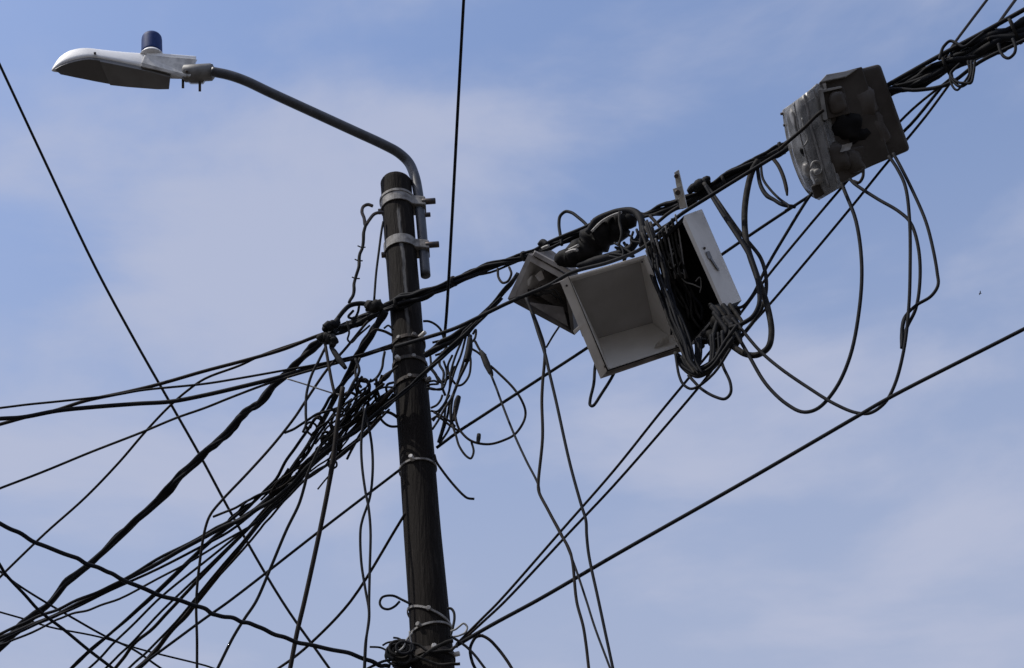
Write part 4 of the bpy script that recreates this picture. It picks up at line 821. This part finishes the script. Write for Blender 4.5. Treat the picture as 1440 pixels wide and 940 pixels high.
# dark rear shell
hexa('shell', cl, 'closure_dark', [T4(1166, 108, -6), T4(1238, 89, 0), T4(1281, 212, 4), T4(1186, 251, -2), T4(1176, 112, 78), T4(1232, 98, 80), T4(1270, 204, 80), T4(1196, 240, 78)], .022, 4)
hexa('shell_flange', cl, 'closure_dark', [T4(1160, 108, -9), T4(1212, 94, -8), T4(1252, 222, -6), T4(1182, 254, -8), T4(1160, 108, 10), T4(1212, 94, 10), T4(1252, 222, 10), T4(1182, 254, 10)], .006, 3)
# stepped mouth of the shell, pale ribs at the top
hexa('mouth_rib', cl, 'closure_rim', [T4(1152, 116, -18), T4(1190, 108, -14), T4(1206, 97, -10), T4(1162, 105, -12), T4(1152, 119, 2), T4(1190, 112, 4), T4(1206, 101, 6), T4(1162, 109, 4)], .003, 3)
hexa('mouth_rib', cl, 'closure_rim', [T4(1153, 127, -20), T4(1183, 121, -18), T4(1184, 124, -18), T4(1154, 131, -20), T4(1153, 127, -4), T4(1183, 121, -4), T4(1184, 124, -4), T4(1154, 131, -4)], .002, 2)
hexa('mouth_post', cl, 'closure_rim', [T4(1151, 126, -22), T4(1157, 125, -22), T4(1164, 168, -22), T4(1158, 170, -22), T4(1151, 126, 0), T4(1157, 125, 0), T4(1164, 168, 0), T4(1158, 170, 0)], .003)
hexa('splice_tray', cl, 'closure_dark', [T4(1157, 128, -14), T4(1186, 122, -14), T4(1196, 160, -14), T4(1164, 168, -14), T4(1157, 128, 4), T4(1186, 122, 4), T4(1196, 160, 4), T4(1164, 168, 4)], .006, 3)
lump('cavity_shade', cl, 'box_black', T4, (1188, 180, -2), (22, 20, 12), .2, 1, .2)  # solid black lumps painting the shade of the open hole
lump('cavity_shade', cl, 'box_black', T4, (1202, 190, -1), (16, 16, 9), .9, 2, .2)
lump('cable_entry', cl, 'closure_dark', T4, (1176, 222, -6), (15, 24, 14), -.35, 3)
lump('cable_entry', cl, 'closure_dark', T4, (1198, 228, -4), (14, 18, 14), -.5, 4)
lump('moulding', cl, 'closure_warm', T4, (1212, 145, 0), (20, 26, 9), -.3, 5)
lump('moulding', cl, 'closure_warm', T4, (1176, 144, -12), (13, 18, 8), -.2, 6)
lump('moulding', cl, 'closure_warm', T4, (1228, 184, 2), (18, 26, 8), -.35, 7)
V = [T4(1184 + i * 3.6 + (1.2 if j else 0) - j * 1.4, 204 - i * .9 + j * 3.4 + (i % 2) * .5, -22 + ((i * j) % 3) * .8) for j in range(4) for i in range(5)]
link('paper_tag', pym('paper_tag', V, [(j * 5 + i, j * 5 + i + 1, j * 5 + i + 6, j * 5 + i + 5) for j in range(3) for i in range(4)], True), 'tag_grey', cl)
hexa('lower_shell', cl, 'closure_dark', [T4(1172, 214, -16), T4(1216, 204, -10), T4(1214, 242, -6), T4(1178, 262, -12), T4(1172, 214, 40), T4(1216, 204, 50), T4(1214, 242, 50), T4(1178, 262, 40)], .012, 3)
# cloudy clear cover: an arched half shell, open to the dark shell
rows = [((1102, 156), (1154, 115)), ((1104, 172), (1160, 134)), ((1108, 196), (1166, 160)), ((1114, 220), (1174, 186)), ((1122, 243), (1180, 212)), ((1131, 262), (1184, 236)), ((1141, 274), (1186, 254)), ((1153, 280), (1180, 264))]
V, Fc = [], []
nS = 10
for i, (a, b__) in enumerate(rows):
    for j in range(nS + 1):
        t = j / nS; bul = sin(pi * min(1, t * 1.15) ** .8) if t < .87 else 0
        dz = 46 * (1 - t) ** 1.6 - 26 * sin(pi * t) ** .8 - (4 if j % 3 == 1 else 0)
        V.append(T4(a[0] + (b__[0] - a[0]) * t, a[1] + (b__[1] - a[1]) * t, dz))
for i in range(len(rows) - 1):
    for j in range(nS): k = i * (nS + 1) + j; Fc.append((k, k + 1, k + nS + 2, k + nS + 1))
cv = link('clear_cover', pym('clear_cover', V, Fc, True), 'clear_cover', cl)
so_ = cv.modifiers.new('thick', 'SOLIDIFY'); so_.thickness = 0.006
# rim and ribs of the cover
for pts, t in (([r_[0] for r_ in rows], 4.5), ([(1102, 156), (1118, 145), (1134, 133), (1150, 119)], 4)):
    V = [T4(x, y, (46 * (1 - i / (len(pts) - 1)) if t == 4 else 46)) for i, (x, y) in enumerate(pts)]
    Q, R = catmull(V, [t * depth(v) / F / 2 for v in V], 4); link('cover_rim', tube_mesh(Q, R, 8, 'cover_rim'), 'tray_grey', cl)
for fr_ in (.28, .55, .8):
    V = []
    for a, b__ in rows[:7]: V.append(T4(a[0] + (b__[0] - a[0]) * fr_, a[1] + (b__[1] - a[1]) * fr_, 46 * (1 - fr_) ** 1.6 - 26 * sin(pi * fr_) ** .8 - 3))
    Q, R = catmull(V, [3.0 * depth(V[0]) / F / 2] * len(V), 4); link('cover_rib', tube_mesh(Q, R, 8, 'cover_rib'), 'tray_grey', cl)
V = [T4(a[0] + (b__[0] - a[0]) * t + 2, a[1] + (b__[1] - a[1]) * t, 48 - 6 * t) for a, b__ in rows for t in (0.02, .35, .7, 1.15)]
V += [v + FW * .012 for v in V]
m_ = len(rows) * 4; Fc = []
for i in range(len(rows) - 1):
    for j in range(3):
        k = i * 4 + j; Fc += [(k, k + 1, k + 5, k + 4), (k + m_, k + 4 + m_, k + 5 + m_, k + 1 + m_)]
for i in range(len(rows) - 1):
    for k in (i * 4, i * 4 + 3): Fc.append((k, k + 4, k + 4 + m_, k + m_))
for j in range(3):
    for k in (j, m_ - 4 + j): Fc.append((k, k + 1, k + 1 + m_, k + m_))
link('rear_half', pym('rear_half', V, Fc, False), 'closure_pale', cl)
# what shows through the cover: trays, a coil of pigtail, dark cores
for c8 in ([(1114, 158), (1122, 154), (1130, 186), (1121, 190)],): hexa('splice_tray', cl, 'box_black', [T4(x, y, 24) for x, y in c8] + [T4(x, y, 34) for x, y in c8], .003)
for c8 in ([(1126, 150), (1146, 136), (1158, 186), (1136, 200)], [(1124, 206), (1150, 196), (1166, 240), (1146, 262)]): hexa('splice_tray', cl, 'closure_rim', [T4(x, y, 22) for x, y in c8] + [T4(x, y, 40) for x, y in c8], .004)
for q, (x, y, rx, ry) in enumerate(((1158, 210, 9, 14), (1148, 248, 8, 13), (1153, 173, 10, 5), (1118, 172, 4, 18), (1134, 214, 8, 12), (1136, 240, 7, 12))):
    lump('core', cl, 'box_black' if q % 2 == 0 else 'closure_rim', T4, (x, y, -4 if q < 3 else 14), (rx, ry, 10), -.3, 10 + q)
part_tube('pigtail', cl, 2.6, [(1141, 240), (1146, 246), (1153, 244), (1156, 236), (1152, 228), (1144, 228), (1140, 236)], ('w', depth(T4(1148, 238, -14))), 'wire_grey', 4, 6)
part_tube('pigtail', cl, 2.2, [(1152, 206), (1162, 214), (1166, 226), (1160, 236), (1168, 248)], ('w', depth(T4(1158, 220, -16))), 'tray_grey', 4, 6)
part_tube('pigtail', cl, 2.2, [(1128, 166), (1131, 182), (1136, 196), (1131, 206)], ('w', depth(T4(1132, 186, -14))), 'wire_grey', 4, 6)
cyl('screw', cl, 'wire_grey', T4(1149, 254, -14), T4(1149, 254, -20), .008, 8)
hexa('end_cap', cl, 'closure_dark', [T4(1140, 262, -6), T4(1166, 252, -8), T4(1168, 270, -6), T4(1146, 281, -4), T4(1140, 262, 40), T4(1166, 252, 40), T4(1168, 270, 40), T4(1146, 281, 40)], .009, 3)
for x, y in ((1099, 160), (1103, 176)): cyl('cover_clip', cl, 'bolt_steel', T4(x + 4, y, 44), T4(x - 1.5, y + .5, 44), .006, 8)
wire('cable', 'black cable lying across the cloudy cover of the closure', 'cable', 4.4, [(1094, 212), (1110, 198), (1130, 181), (1148, 163), (1158, 155)], ('w', depth(T4(1130, 180, -34))))

# ------------------------------------------------------------------ bird, a speck far off
bc = at_w(1378.5, 413, 70); s = 70 / F
bird = thing('bird', 'tiny dark bird gliding far off over the lone span', 'bird', bc)
link('body', lathe_mesh(bc - RT * 2.3 * s, RT, [(0, .1 * s), (.8 * s, .45 * s), (2.2 * s, .6 * s), (3.6 * s, .4 * s), (4.4 * s, .1 * s)], 10, 'body'), 'bird_dark', bird)
for sg in (1, -1):
    yv = (Vector((0, sg, 0)) + Vector((0, 0, .28))) * s
    V = [bc + RT * .8 * s, bc - RT * 1.0 * s, bc - RT * .9 * s + yv * 4, bc + RT * .0 * s + yv * 4.6]
    slab('wing', bird, 'bird_dark', V if sg > 0 else V[::-1], .15 * s, 0)
